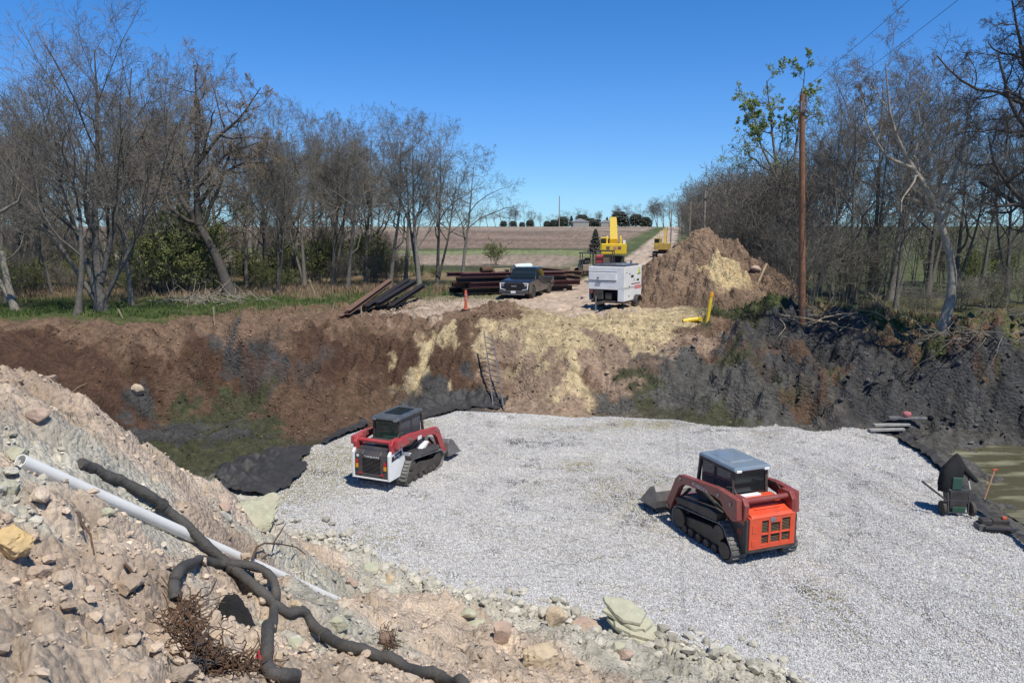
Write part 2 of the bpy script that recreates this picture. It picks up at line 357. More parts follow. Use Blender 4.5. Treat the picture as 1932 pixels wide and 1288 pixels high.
class MB:
    """collects solids; build() links them as one mesh object"""
    def __init__(s): s.v = []; s.f = []
    def add(s, vs, fs, M=None):
        k = len(s.v)
        for p in vs:
            p = Vector(p); s.v.append(M @ p if M else p)
        s.f += [tuple(i + k for i in q) for q in fs]; return s
    def box(s, c, d, rot=None, taper=None):
        x, y, z = d[0] / 2, d[1] / 2, d[2] / 2; t = taper or (1, 1)
        vs = [(-x, -y, -z), (x, -y, -z), (x, y, -z), (-x, y, -z), (-x * t[0], -y * t[1], z), (x * t[0], -y * t[1], z), (x * t[0], y * t[1], z), (-x * t[0], y * t[1], z)]
        M = Matrix.Translation(c) @ (rot.to_4x4() if rot is not None else Matrix.Identity(4))
        return s.add(vs, [(3, 2, 1, 0), (4, 5, 6, 7), (0, 1, 5, 4), (1, 2, 6, 5), (2, 3, 7, 6), (3, 0, 4, 7)], M)
    def bar(s, p, q, w, h, up=(0, 0, 1)):
        p, q = Vector(p), Vector(q); d = (q - p).normalized(); u = Vector(up)
        if abs(d.dot(u)) > .98: u = Vector((0, 1, 0))
        a = d.cross(u).normalized() * (w / 2); b = a.cross(d).normalized() * (h / 2)
        vs = [p - a - b, p + a - b, p + a + b, p - a + b, q - a - b, q + a - b, q + a + b, q - a + b]
        return s.add(vs, [(3, 2, 1, 0), (4, 5, 6, 7), (0, 1, 5, 4), (1, 2, 6, 5), (2, 3, 7, 6), (3, 0, 4, 7)])
    def cyl(s, p, q, r0, r1=None, n=16):
        return s.tube([p, q], [r0, r0 if r1 is None else r1], n)
    def tube(s, pts, rad, n=8, cap=True):
        pts = [Vector(p) for p in pts]; P = len(pts)
        if not hasattr(rad, '__len__'): rad = [rad] * P
        k = len(s.v); ref = None
        for i, p in enumerate(pts):
            d = (pts[min(i + 1, P - 1)] - pts[max(i - 1, 0)]).normalized()
            if ref is None:
                ref = Vector((0, 0, 1)) if abs(d.z) < .9 else Vector((1, 0, 0))
            a = (ref - d * ref.dot(d)).normalized(); b = d.cross(a); ref = a
            for j in range(n):
                t = 2 * math.pi * j / n; s.v.append(p + (a * math.cos(t) + b * math.sin(t)) * rad[i])
        for i in range(P - 1):
            for j in range(n):
                s.f.append((k + i * n + j, k + i * n + (j + 1) % n, k + (i + 1) * n + (j + 1) % n, k + (i + 1) * n + j))
        if cap:
            s.f.append(tuple(k + j for j in reversed(range(n)))); s.f.append(tuple(k + (P - 1) * n + j for j in range(n)))
        return s
    def prism(s, poly, x0, x1, axis='x'):
        """poly in (y,z) extruded along x (or (x,z) along y, (x,y) along z)"""
        n = len(poly); f = {'x': lambda a, b, c: (c, a, b), 'y': lambda a, b, c: (a, c, b), 'z': lambda a, b, c: (a, b, c)}[axis]
        vs = [f(a, b, x0) for a, b in poly] + [f(a, b, x1) for a, b in poly]
        fs = [tuple(range(n - 1, -1, -1)), tuple(range(n, 2 * n))] + [(i, (i + 1) % n, n + (i + 1) % n, n + i) for i in range(n)]
        return s.add(vs, fs)
    def loft(s, rings, cap=True, closed=True):
        n = len(rings[0]); k = len(s.v)
        for r in rings: s.v += [Vector(p) for p in r]
        for i in range(len(rings) - 1):
            for j in range(n if closed else n - 1):
                s.f.append((k + i * n + j, k + i * n + (j + 1) % n, k + (i + 1) * n + (j + 1) % n, k + (i + 1) * n + j))
        if cap:
            s.f.append(tuple(k + j for j in reversed(range(n)))); s.f.append(tuple(k + (len(rings) - 1) * n + j for j in range(n)))
        return s
    def lathe(s, prof, c, axis='x', n=24):
        c = Vector(c); rings = []
        for r, h in prof:
            ring = []
            for j in range(n):
                t = 2 * math.pi * j / n; a, b = r * math.cos(t), r * math.sin(t)
                ring.append(c + Vector({'x': (h, a, b), 'y': (a, h, b), 'z': (a, b, h)}[axis]))
            rings.append(ring)
        return s.loft(rings)
    def build(s, name, m, parent=None, bevel=0.0, smooth=None, seg=2):
        me = bpy.data.meshes.new(name); me.from_pydata([tuple(v) for v in s.v], [], s.f)
        bm = bmesh.new(); bm.from_mesh(me); bmesh.ops.recalc_face_normals(bm, faces=bm.faces); bm.to_mesh(me); bm.free()
        me.materials.append(m)
        o = bpy.data.objects.new(name, me); COL.objects.link(o)
        if parent: o.parent = parent
        if smooth:
            me.polygons.foreach_set('use_smooth', [True] * len(me.polygons)); me.set_sharp_from_angle(angle=R(smooth))
        if bevel:
            md = o.modifiers.new('bevel', 'BEVEL'); md.width = bevel; md.segments = seg; md.limit_method = 'ANGLE'; md.angle_limit = R(40)
        return o
def text_mesh(name, txt, size, m, parent, loc, rot, squash=1.0, bold=.0):
    cu = bpy.data.curves.new(name, 'FONT'); cu.body = txt; cu.size = size; cu.align_x = 'CENTER'; cu.align_y = 'CENTER'; cu.extrude = .002; cu.offset = bold
    t = bpy.data.objects.new('tmp', cu); COL.objects.link(t)
    dg = bpy.context.evaluated_depsgraph_get(); me = bpy.data.meshes.new_from_object(t.evaluated_get(dg))
    bpy.data.objects.remove(t); me.name = name; me.materials.clear(); me.materials.append(m)
    o = bpy.data.objects.new(name, me); COL.objects.link(o); o.parent = parent
    o.location = loc; o.rotation_euler = rot; o.scale = (squash, 1, 1)
    return o

# ================================================================ ground sheets
SOIL = dict(clay=(.50,.405,.315), clay2=(.40,.31,.235), shale=(.46,.435,.365), tan=(.42,.335,.20), brown=(.074,.042,.027), brown2=(.105,.066,.043), top=(.165,.108,.072),
            mud=(.058,.057,.056), mud2=(.085,.082,.075), olive=(.055,.057,.03), green=(.075,.088,.032), dry=(.21,.155,.085), road=(.40,.315,.245), field=(.195,.142,.105),
            fieldp=(.25,.195,.15), straw=(.26,.235,.13), pgreen=(.17,.19,.085), gravel=(.53,.505,.465), gravely=(.345,.31,.205), grey=(.30,.27,.235), flank=(.25,.18,.13))
CPT = []
def cc(name, *rows):
    for r in rows:
        px, py = r[0], r[1]; z = r[2] if len(r) > 2 else None
        if z is None: p = hitc(px, py)
        else: p = un(px, py, z)
        CPT.append((p[0], p[1], *SOIL[name]))
_hc = {}
def hitc(px, py):
    d = ray(px, py); t = 2.5 * (60) ** np.linspace(0, 1, 260)
    X, Y, Z = d[0] * t, d[1] * t, CAM_Z + d[2] * t
    g = Z - H(X, Y, False); k = int(np.argmax(g < 0)) if (g < 0).any() else len(t) - 1
    return X[k], Y[k]
cc('clay',(20,730),(60,760),(120,800),(30,860),(200,860),(280,900),(60,1120),(150,1000),(150,1150),(50,1250),(250,1050),(250,1250),(400,1140),(400,1240),(560,1280),(520,1150),(700,1150),(760,1200),(700,1280),
   (860,1210),(900,1260),(1000,1240),(560,1030),(360,940),(420,960),(620,1060),(1100,1260),(840,1160),(760,1130),(330,1100))
cc('shale',(100,870),(150,900),(210,880),(50,930),(20,900),(250,930),(300,930),(60,975),(450,1000),(520,970),(560,1000),(600,1100),(680,1080),(740,1100),(900,1150),(960,1150),(1150,1180),(1250,1230),(1350,1260),(1450,1280),(500,1210),(600,1180),(1180,1250),(660,1120),(830,1110))
cc('clay2',(90,745),(330,1200),(200,1200),(100,1050),(380,1000),(480,1100))
cc('brown',(100,660),(60,640),(150,690),(230,740),(250,700),(360,700),(420,740),(500,700),(400,670),(550,680),(620,680),(650,720),(740,700),(560,720),(830,690),(850,720),(470,660),(280,760),(220,780),(750,660))
cc('brown2',(240,690),(210,670),(350,740),(520,760),(600,760),(700,760),(620,790),(560,810),(500,790),(720,650),(680,650),(660,805),(600,650))
cc('top',(265,685),(240,665))
cc('mud',(420,650),(470,680),(520,690),(560,720),(500,735),(290,810),(340,820),(310,840),(440,830),(840,750),(900,745),(810,740))
cc('olive',(390,850),(330,860),(450,780),(430,760),(480,810),(380,790),(460,840))
cc('top',(20,628),(100,630),(200,632),(300,635),(400,625),(420,600),(500,600),(560,590),(600,590),(660,620),(700,600),(560,620),(480,640),(860,600),(640,640),(800,620),(740,620),(700,580))
cc('tan',(830,650),(810,680),(780,700),(850,640))
cc('brown2',(880,650),(870,690),(900,700),(780,650))
cc('road',(800,597),(860,580),(900,575),(1080,580),(1060,560),(1150,595,3),(950,586))
cc('top',(930,595),(960,600),(900,610))
cc('tan',(1000,605),(1100,605),(1200,600),(1290,605),(1000,640),(1080,640),(1180,630),(1260,640),(960,660),(1060,680),(1070,720),(1090,750),(1060,700),(1220,655),(1300,640),(1130,620))
cc('flank',(980,690),(970,660),(985,740),(960,720),(1010,740),(1140,680),(1130,720),(1150,740),(1040,768),(1320,650),(1300,668),(1250,668),(1000,700),(1150,660))
cc('brown2',(1545,735),(1480,695),(1350,685),(1540,762),(1900,655),(1840,672),(1760,648))
cc('green',(1800,655),(1870,672),(1740,632),(1925,665))
cc('dry',(1720,640),(1860,640),(1900,680))
cc('top',(1200,690),(1120,760),(1330,630),(940,740))
cc('mud2',(1200,680),(1240,690),(1300,690),(1280,720),(1330,740),(1400,730),(1250,750),(1150,770),(1420,760),(1500,790),(1450,790),(1350,770),(1560,760))
cc('olive',(1180,710),(1230,720),(1420,700),(1200,770),(1360,800),(1330,610),(1380,600),(1540,750),(1860,650),(1880,690),(1640,610))
cc('mud',(1400,640),(1450,640),(1500,650),(1560,650),(1600,660),(1640,680),(1700,700),(1760,720),(1480,680),(1560,700),(1600,730),(1680,760),(1640,790),(1740,790),(1820,740),(1880,760),(1920,730),(1800,800),(1900,800),(1500,625),(1580,620),(1500,720),(1720,680))
cc('mud2',(1830,840),(1860,830),(1780,860),(1820,900),(1870,980))
cc('green',(30,590),(100,600),(200,600),(270,595),(330,600),(60,580),(150,580),(300,580),(250,610),(380,585),(450,570),(520,570),(1700,610),(1800,620),(1640,600),(1460,590),(600,575))
cc('dry',(1560,600),(1680,640),(60,560),(500,555),(600,555),(300,560),(660,560),(1900,650),(1740,640))
CPT = np.array(CPT)

def soil_colour(x, y):
    """what the ground is made of at x, y (albedo)"""
    n = len(x); col = np.zeros((n, 3))
    wx = x + .75 * fbm(x * .9, y * .9, 6, 101, .6) * np.clip(np.hypot(x, y) / 14, .5, 2.6); wy = y + .75 * fbm(x * .9, y * .9, 6, 202, .6) * np.clip(np.hypot(x, y) / 14, .5, 2.6)
    for i in range(0, n, 40000):
        d2 = (wx[i:i + 40000, None] - CPT[None, :, 0]) ** 2 + (wy[i:i + 40000, None] - CPT[None, :, 1]) ** 2 + .02
        w = 1 / (d2 * d2 * d2 * np.sqrt(d2))
        col[i:i + 40000] = (w @ CPT[:, 2:]) / w.sum(1, keepdims=True)
    r = np.hypot(x, y); ro = road_off(x, y)
    # far ground: grass verge, field strips across the view
    D = y + .05 * x + 9 * fbm(x * .02, y * .02, 3, 77)
    far = np.zeros((n, 3)); far[:] = SOIL['green']
    def band(a, b, c, s=2.0):
        nonlocal far
        w = (sstep(a - s, a + s, D) * (1 - sstep(b - s, b + s, D)))[:, None]; far = far * (1 - w) + np.array(SOIL[c]) * w
    band(62, 72, 'dry'); band(78, 86, 'olive'); band(88, 116, 'fieldp', 3); band(116, 141, 'pgreen', 3); band(141, 150, 'green', 2); band(150, 290, 'field', 4); band(290, 420, 'fieldp', 12); band(420, 700, 'straw', 20)
    furrow = 1 + .16 * np.sin(D * .75 + 2 * fbm(x * .03, y * .03, 3, 41)) * sstep(150, 170, D) + .25 * fbm(x * .05, y * .3, 4, 42)
    far *= furrow[:, None]
    verge = (1 - sstep(9, 13, np.abs(ro - 1)))[:, None] * (1 - sstep(380, 450, y))[:, None]
    far = far * (1 - verge) + np.array(SOIL['green']) * (1.1 + .8 * fbm(x * .3, y * .3, 3, 43))[:, None] * verge
    rt = sstep(14, 20, ro)[:, None]; far = far * (1 - rt) + np.array(SOIL['green']) * 1.15 * rt
    rd = (1 - sstep(2.9, 4.2, np.abs(ro + .6 * fbm(x * .2, y * .1, 3, 44))))[:, None]
    far = far * (1 - rd) + np.array(SOIL['road']) * (1 + .3 * fbm(x * 1.2, y * .25, 3, 45))[:, None] * rd
    w = sstep(43, 52, y)[:, None]; w = np.maximum(w, sstep(34, 40, np.abs(x))[:, None])
    col = col * (1 - w) + far * w
    return np.clip(col * (1 + .45 * fbm(x * 2.2, y * 2.2, 5, 301, .6))[:, None], .012, .75)

def ground_mat(name, var, scale, bump, bscale, rough=.95, spec=.25, dist=.035):
    m = mat(name, (1, 1, 1), rough, 0, var, scale, 0, 1, attr='Col', spec=spec)
    n, l = m.node_tree.nodes, m.node_tree.links; b = n['Principled BSDF']
    tc = n.new('ShaderNodeTexCoord')
    n1 = n.new('ShaderNodeTexNoise'); n1.inputs['Scale'].default_value = bscale; n1.inputs['Detail'].default_value = 8; n1.inputs['Roughness'].default_value = .75
    v1 = n.new('ShaderNodeTexVoronoi'); v1.inputs['Scale'].default_value = bscale * 1.3
    l.new(tc.outputs['Object'], n1.inputs['Vector']); l.new(tc.outputs['Object'], v1.inputs['Vector'])
    ad = n.new('ShaderNodeMath'); ad.operation = 'SUBTRACT'; l.new(n1.outputs[0], ad.inputs[0]); l.new(v1.outputs[0], ad.inputs[1])
    bp = n.new('ShaderNodeBump'); bp.inputs['Strength'].default_value = bump; bp.inputs['Distance'].default_value = dist
    l.new(ad.outputs[0], bp.inputs['Height']); l.new(bp.outputs[0], b.inputs['Normal'])
    return m
M_SOIL = ground_mat('bare_soil', .42, 5, 1.0, 7, dist=.06)
M_HEAP = ground_mat('dry_clay', .24, 18, 1.0, 13)
M_FIELD = ground_mat('field_soil', .18, 1.2, .5, 1.6)
M_ROAD = ground_mat('dirt_road', .14, 3, .5, 5)
def gravel_mat():
    m = bpy.data.materials.new('crushed_stone'); m.use_nodes = True; n, l = m.node_tree.nodes, m.node_tree.links; b = n['Principled BSDF']
    b.inputs['Roughness'].default_value = .9; b.inputs['Specular IOR Level'].default_value = .3
    at_ = n.new('ShaderNodeAttribute'); at_.attribute_name = 'Col'; tc = n.new('ShaderNodeTexCoord')
    v = n.new('ShaderNodeTexVoronoi'); v.inputs['Scale'].default_value = 21; l.new(tc.outputs['Object'], v.inputs['Vector'])
    sx = n.new('ShaderNodeSeparateColor'); l.new(v.outputs['Color'], sx.inputs[0])
    mr = n.new('ShaderNodeMapRange'); mr.inputs[3].default_value = .62; mr.inputs[4].default_value = 1.3; l.new(sx.outputs[0], mr.inputs[0])
    n0 = n.new('ShaderNodeTexNoise'); n0.inputs['Scale'].default_value = 1.1; n0.inputs['Detail'].default_value = 7; l.new(tc.outputs['Object'], n0.inputs['Vector'])
    m0 = n.new('ShaderNodeMapRange'); m0.inputs[1].default_value = .3; m0.inputs[2].default_value = .7; m0.inputs[3].default_value = .86; m0.inputs[4].default_value = 1.1; l.new(n0.outputs[0], m0.inputs[0])
    mu = n.new('ShaderNodeMath'); mu.operation = 'MULTIPLY'; l.new(mr.outputs[0], mu.inputs[0]); l.new(m0.outputs[0], mu.inputs[1])
    vm = n.new('ShaderNodeVectorMath'); vm.operation = 'SCALE'; l.new(at_.outputs['Color'], vm.inputs[0]); l.new(mu.outputs[0], vm.inputs['Scale'])
    l.new(vm.outputs[0], b.inputs['Base Color'])
    bp = n.new('ShaderNodeBump'); bp.invert = True; bp.inputs['Strength'].default_value = 1.0; bp.inputs['Distance'].default_value = .04
    l.new(v.outputs['Distance'], bp.inputs['Height']); l.new(bp.outputs[0], b.inputs['Normal'])
    return m
M_GRAVEL = gravel_mat()

def gravel_colour(X, Y):
    pale = sstep(.10, .40, fbm(X * .23, Y * .23, 5, 501, .58)) * .6
    nz = fbm(X * 1.4, Y * 1.4, 5, 505, .6); spot = np.zeros_like(X)
    for px, py, rx, ry, a in ((610,885,1.1,2.6,1),(565,915,.8,1.6,1),(1190,925,1.0,1.6,1),(1150,900,.8,.8,.7),(1090,808,1.8,.5,.9),(1110,878,.7,.9,.9),(705,1032,.7,.9,1),(1560,1135,.35,1.1,1),(1470,1162,.35,.4,.8),(1290,803,1.6,.35,.8),(1200,800,1.4,.3,.7),(800,800,.8,1.2,.4)):
        cx, cy = un(px, py, 0); pale = np.maximum(pale, a * 1.9 * np.exp(-((X - cx) / rx / 1.15) ** 2 - ((Y - cy) / ry) ** 2))
    for px, py, rx, ry, a in ((1010,838,1.1,.35,1),(1070,828,.6,.25,1),(1195,968,.7,.55,1),(1185,940,.4,.35,1),(926,1035,.14,.10,1),(1175,1042,.12,.1,.9),(970,912,.7,.22,.9),(930,925,.5,.22,.8),(1345,816,.7,.14,.9),(1000,880,.4,.12,.8),(900,962,.5,.12,.6),(1240,985,.5,.3,.7),(1090,960,.3,.12,.7),(1640,1010,.9,.12,.5),(1100,905,.5,.15,.6)):
        cx, cy = un(px, py, 0); spot = np.maximum(spot, a * 2.0 * np.exp(-((X - cx) / rx / 1.3) ** 2 - ((Y - cy) / ry / 1.3) ** 2))
    yl = (pale * np.clip(.8 + 1.3 * nz, .1, 1.2)).clip(0, 1)[:, None]
    g = np.array(SOIL['gravel']) * (1 - yl) + np.array(SOIL['gravely']) * yl
    spot = (spot * sstep(-.12, .22, fbm(X * 3.2, Y * 3.2, 4, 777, .6) + .04)).clip(0, 1); spot = np.maximum(spot, .75 * sstep(.46, .58, fbm(X * 1.3, Y * 1.3, 5, 790, .6)))
    g = g * (1 - .16 * sstep(4, 6, X) * sstep(.1, .45, ridge((X * GD[1] - Y * GD[0]) * .9, (X * GD[0] + Y * GD[1]) * .12, 3, 68)))[:, None]
    rt, cl = ruts(X, Y)
    g = g * (1 - .30 * rt * (.6 + .4 * cl))[:, None] * (1 + .16 * fbm(X * .5 + Y * .2, Y * .9, 4, 640))[:, None]
    sp = (.80 * spot)[:, None]
    return g * (1 - sp) + np.array((.10, .09, .075)) * sp
def build_ground():
    th = np.concatenate([np.linspace(-180, -50, 40)[:-1], np.linspace(-50, -43, 20)[:-1], np.linspace(-43, 43, 680), np.linspace(43, 50, 20)[1:], np.linspace(50, 180, 40)[1:-1]])
    th = np.radians(th)
    rr = np.concatenate([[.25, .7], np.linspace(1.1, 2.55, 16), 2.6 * np.exp(np.arange(0, math.log(22 / 2.6), .0082)), 22 * np.exp(np.arange(.004, math.log(42 / 22), .0042)), 42 * np.exp(np.arange(.006, math.log(62 / 42), .0095)), 62 * np.exp(np.arange(.02, math.log(2600 / 62), .034))])
    nt, nr = len(th), len(rr)
    X = np.outer(rr, np.sin(th)).ravel(); Y = np.outer(rr, np.cos(th)).ravel()
    Z = H(X, Y)
    colr = soil_colour(X, Y)
    ii = np.arange(nr - 1)[:, None] * nt + np.arange(nt)[None, :]
    jn = np.r_[np.arange(1, nt), 0]; i2 = np.arange(nr - 1)[:, None] * nt + jn[None, :]
    Q = np.stack([ii, i2, i2 + nt, ii + nt], -1).reshape(-1, 4)
    cx, cy = X[Q].mean(1), Y[Q].mean(1)
    jit = .22 * fbm(cx * 1.3, cy * 1.3, 4, 900); jit2 = .35 * fbm(cx * .7, cy * .7, 4, 901)
    pg = poly_dist(cx, cy, GRAVEL_POLY); ph = poly_dist(cx, cy, HEAP_POLY)
    zone = np.zeros(len(Q), int)
    zone[(ph + jit > 0) & (ph > -1.0)] = 1
    zone[(pg + jit * .8 > 0) & (pg > -.8) & (zone == 0)] = 2
    zone[(pg + jit * .8 + .15 > 0) & (ph < 0) & (ph > -1.2) & (pg > -.8)] = 2
    ro = road_off(cx, cy)
    zone[(np.abs(ro) < 3.6 + jit2) & (cy > 40)] = 3
    zone[(cy > 86) & (zone == 0) & (np.abs(cx) < cy * 2)] = 4
    pv = poly_dist(X, Y, GRAVEL_POLY)
    gm = (pv > -.08)
    gcol = gravel_colour(X, Y)
    colr = np.where(gm[:, None] & (poly_dist(X, Y, HEAP_POLY) < .6)[:, None], gcol, colr)
    V = np.stack([X, Y, Z], 1)
    for zi, name, m in ((0, 'ground', M_SOIL), (1, 'spoil_bank', M_HEAP), (2, 'gravel_pad', M_GRAVEL), (3, 'dirt_road', M_ROAD), (4, 'field', M_FIELD)):
        q = Q[zone == zi]; u, inv = np.unique(q, return_inverse=True)
        c = colr[u]
        if zi == 0 or zi == 1: pass
        o = mesh_np(name, V[u], [inv.reshape(q.shape)], m, smooth=True, col=c); kind(o, 'structure')
build_ground()

# ================================================================ trees
M_BARK = mat('grey_bark', (.16,.146,.125), .95, 0, .35, 6, .6, 14, spec=.2, rand=.25)
M_PALE = mat('pale_bark', (.30,.265,.21), .95, 0, .35, 5, .6, 12, spec=.2)
M_TWIG = mat('twig', (.175,.158,.132), .95, 0, .25, 2, spec=.15, rand=.25)
M_TWIGP = mat('tan_twig', (.25,.205,.16), .95, 0, .25, 2, spec=.15)
M_DARKBARK = mat('dark_bark', (.085,.076,.068), .95, 0, .3, 6, .5, 14, spec=.2)
def leafmat(name, c, var=.3):
    m = mat(name, c, .7, 0, .15, 3, spec=.25, island=var)
    b = m.node_tree.nodes['Principled BSDF']
    return m
M_LEAF = leafmat('spring_leaf', (.27,.33,.085)); M_BUSH = leafmat('bush_leaf', (.20,.22,.075)); M_NEEDLE = leafmat('needle', (.08,.088,.07), .3)
M_GRASS = leafmat('grass_blade', (.085,.125,.035), .45); M_DRY = leafmat('dry_grass_blade', (.27,.195,.12), .4); M_BUD = leafmat('bud', (.27,.22,.12), .3)

def tubes(pts, rad, k):
    """pts (N,P,3) rad (N,P) -> vertices and quads"""
    N, P, _ = pts.shape
    d = np.empty_like(pts); d[:, 1:-1] = pts[:, 2:] - pts[:, :-2]; d[:, 0] = pts[:, 1] - pts[:, 0]; d[:, -1] = pts[:, -1] - pts[:, -2]
    d /= np.linalg.norm(d, axis=2, keepdims=True) + 1e-9
    ref = np.where(np.abs(d[:, :1, 2:3]) > .9, np.array([[[1., 0, 0]]]), np.array([[[0, 0, 1.]]]))
    a = np.cross(d, np.broadcast_to(ref, d.shape)); a /= np.linalg.norm(a, axis=2, keepdims=True) + 1e-9
    b = np.cross(d, a)
    t = np.arange(k) * 2 * math.pi / k
    V = pts[:, :, None] + (a[:, :, None] * np.cos(t)[None, None, :, None] + b[:, :, None] * np.sin(t)[None, None, :, None]) * rad[:, :, None, None]
    idx = np.arange(N * P * k).reshape(N, P, k); j2 = np.roll(np.arange(k), -1)
    Q = np.stack([idx[:, :-1], idx[:, :-1][:, :, j2], idx[:, 1:][:, :, j2], idx[:, 1:]], -1).reshape(-1, 4)
    return V.reshape(-1, 3), Q
def merge(parts):
    Vs, Qs, k = [], [], 0
    for V, Q in parts:
        Vs.append(V); Qs.append(Q + k); k += len(V)
    return np.concatenate(Vs), np.concatenate(Qs)
def polyl(rng, p0, d0, L, P, wig, trop):
    """wandering branches: p0 (N,3) d0 (N,3) L (N,)"""
    N = len(p0); pts = np.empty((N, P, 3)); pts[:, 0] = p0; d = d0.copy(); st = L / (P - 1)
    for i in range(1, P):
        d = d + rng.normal(0, wig, (N, 3)); d[:, 2] += trop
        d /= np.linalg.norm(d, axis=1, keepdims=True)
        pts[:, i] = pts[:, i - 1] + d * st[:, None]
    return pts
def sprout(rng, par, prad, n, t0, t1, ang, ang_j, lenr, wig, trop, P, taper, radr, len0, lenpow=.7):
    """children of each branch in par (N,P,3); returns points and radii"""
    N, PP, _ = par.shape
    t = t0 + (t1 - t0) * (np.arange(n)[None, :] + rng.random((N, n))) / n
    f = t * (PP - 1); i = np.minimum(f.astype(int), PP - 2); w = (f - i)[..., None]
    r = np.arange(N)[:, None]
    p = par[r, i] * (1 - w) + par[r, i + 1] * w; tg = par[r, i + 1] - par[r, i]; tg /= np.linalg.norm(tg, axis=2, keepdims=True) + 1e-9
    rr = prad[r, i] * (1 - w[..., 0]) + prad[r, i + 1] * w[..., 0]
    ref = rng.normal(0, 1, (N, n, 3)); s = np.cross(tg, ref); s /= np.linalg.norm(s, axis=2, keepdims=True) + 1e-9
    # golden-angle spread about the parent
    s2 = np.cross(tg, s); az = (np.arange(n)[None, :] * 2.4 + rng.random((N, 1)) * 6.28 + rng.normal(0, .4, (N, n)))[..., None]
    ref0 = np.where(np.abs(tg[..., 2:3]) > .85, np.array([1., 0, 0]), np.array([0, 0, 1.])); a = np.cross(tg, ref0); a /= np.linalg.norm(a, axis=2, keepdims=True) + 1e-9; b = np.cross(tg, a)
    s = a * np.cos(az) + b * np.sin(az)
    an = R(ang) + rng.normal(0, R(ang_j), (N, n))
    d = tg * np.cos(an)[..., None] + s * np.sin(an)[..., None]
    L = (len0[:, None] if hasattr(len0, '__len__') else len0) * lenr * (1.12 - .75 * t ** 1.3) ** lenpow * rng.uniform(.65, 1.2, (N, n))
    r0 = np.minimum(rr * .85, rr * radr * rng.uniform(.8, 1.15, (N, n)))
    pts = polyl(rng, p.reshape(-1, 3), d.reshape(-1, 3), L.ravel(), P, wig, trop)
    rad = r0.reshape(-1, 1) * np.linspace(1, taper, P)[None, :]
    return pts, rad, L.ravel()

def leaf_cards(rng, pts, n, size, droop=.2):
    """n small leaves near the ends of the twigs"""
    N, P, _ = pts.shape; i = rng.integers(0, N, n); t = rng.random(n) ** .6 * (P - 1); k = np.minimum(t.astype(int), P - 2); w = (t - k)[:, None]
    c = pts[i, k] * (1 - w) + pts[i, k + 1] * w + rng.normal(0, size * .6, (n, 3))
    a = rng.normal(0, 1, (n, 3)); a /= np.linalg.norm(a, axis=1, keepdims=True); b = np.cross(a, rng.normal(0, 1, (n, 3))); b /= np.linalg.norm(b, axis=1, keepdims=True)
    s = (size * rng.uniform(.6, 1.3, n))[:, None]
    V = np.stack([c - a * s, c + b * s * .55, c + a * s, c - b * s * .55], 1).reshape(-1, 3)
    return V, np.arange(4 * n).reshape(-1, 4)

def make_tree(seed, trunks, lv, bark, twig, leaves=None, minr=.0055):
    """trunks: list of (points, r0, r1). lv: list of dicts for sprout. Real metres. Returns (trunk mesh object, crown mesh object, leaf object or None), unparented."""
    rng = np.random.default_rng(seed)
    solid, thin = [], []
    allp = None; sets = []
    for pts, r0, r1 in trunks:
        pts = np.array(pts, float); P = 14
        s = np.r_[0, np.cumsum(np.linalg.norm(np.diff(pts, axis=0), axis=1))]; q = np.linspace(0, s[-1], P)
        pp = np.stack([np.interp(q, s, pts[:, k]) for k in range(3)], 1)
        pp[1:-1] = (pp[:-2] + 2 * pp[1:-1] + pp[2:]) / 4
        pp += np.cumsum(rng.normal(0, .012 * s[-1] / 6, (P, 3)), 0) * np.linspace(0, 1, P)[:, None]
        tt = q / s[-1]; rad = r0 + (r1 - r0) * tt ** .7; rad[:2] *= np.array([1.5, 1.08]) if pts[0][2] < .1 else 1.0
        solid.append(tubes(pp[None], rad[None], 9)); sets.append((pp[None], rad[None], np.array([s[-1]])))
    cur = (np.concatenate([s[0] for s in sets]), np.concatenate([s[1] for s in sets]), np.concatenate([s[2] for s in sets]))
    last = None
    for li, o in enumerate(lv):
        pts, rad, L = sprout(rng, cur[0], cur[1], o['n'], o.get('t0', .3), o.get('t1', 1.0), o.get('a', 45), o.get('aj', 10), o['l'], o.get('w', .12), o.get('up', .03), o.get('P', 6), o.get('tp', .35), o.get('r', .55), cur[2], o.get('lp', .7))
        rad = np.maximum(rad, minr)
        (solid if li < o.get('solid', 1) else thin).append(tubes(pts, rad, o.get('k', 3)))
        cur = (pts, rad, L); last = pts
    V, Q = merge(solid); to = mesh_np('trunk', V, [Q], bark, smooth=True)
    V, Q = merge(thin); co = mesh_np('crown', V, [Q], twig)
    lo = None
    if leaves:
        V, Q = leaf_cards(rng, last, leaves[0], leaves[1]); lo = mesh_np('foliage', V, [Q], leaves[2])
    return [o for o in (to, co, lo) if o]
def plant(parts, name, loc, rz, sc, label, cat='tree', group=None, first=False, names=None):
    e = empty(name, loc, rz, label, cat, group); e.scale = sc if hasattr(sc, '__len__') else (sc,) * 3
    for p in parts:
        if p.parent is None: p.parent = e
        else:
            c = p.copy(); COL.objects.link(c); c.parent = e
    return e
LV_UP = [dict(n=13, t0=.28, a=40, l=.52, w=.10, up=.10, P=7, r=.50, k=5), dict(n=9, t0=.2, a=38, l=.52, w=.12, up=.07, P=5, r=.5, k=4), dict(n=8, t0=.15, a=38, l=.52, w=.12, up=.05, P=4, r=.5), dict(n=7, t0=.1, a=38, l=.55, w=.12, up=.03, P=2, r=.55)]
LV_WOOD = [dict(n=10, t0=.30, a=48, l=.50, w=.22, up=.10, P=8, r=.66, k=5), dict(n=7, t0=.2, a=46, l=.52, w=.22, up=.05, P=6, r=.58, k=4), dict(n=6, t0=.15, a=46, l=.55, w=.2, up=.03, P=4, r=.5), dict(n=6, t0=.1, a=42, l=.6, w=.15, up=.02, P=2, r=.55)]
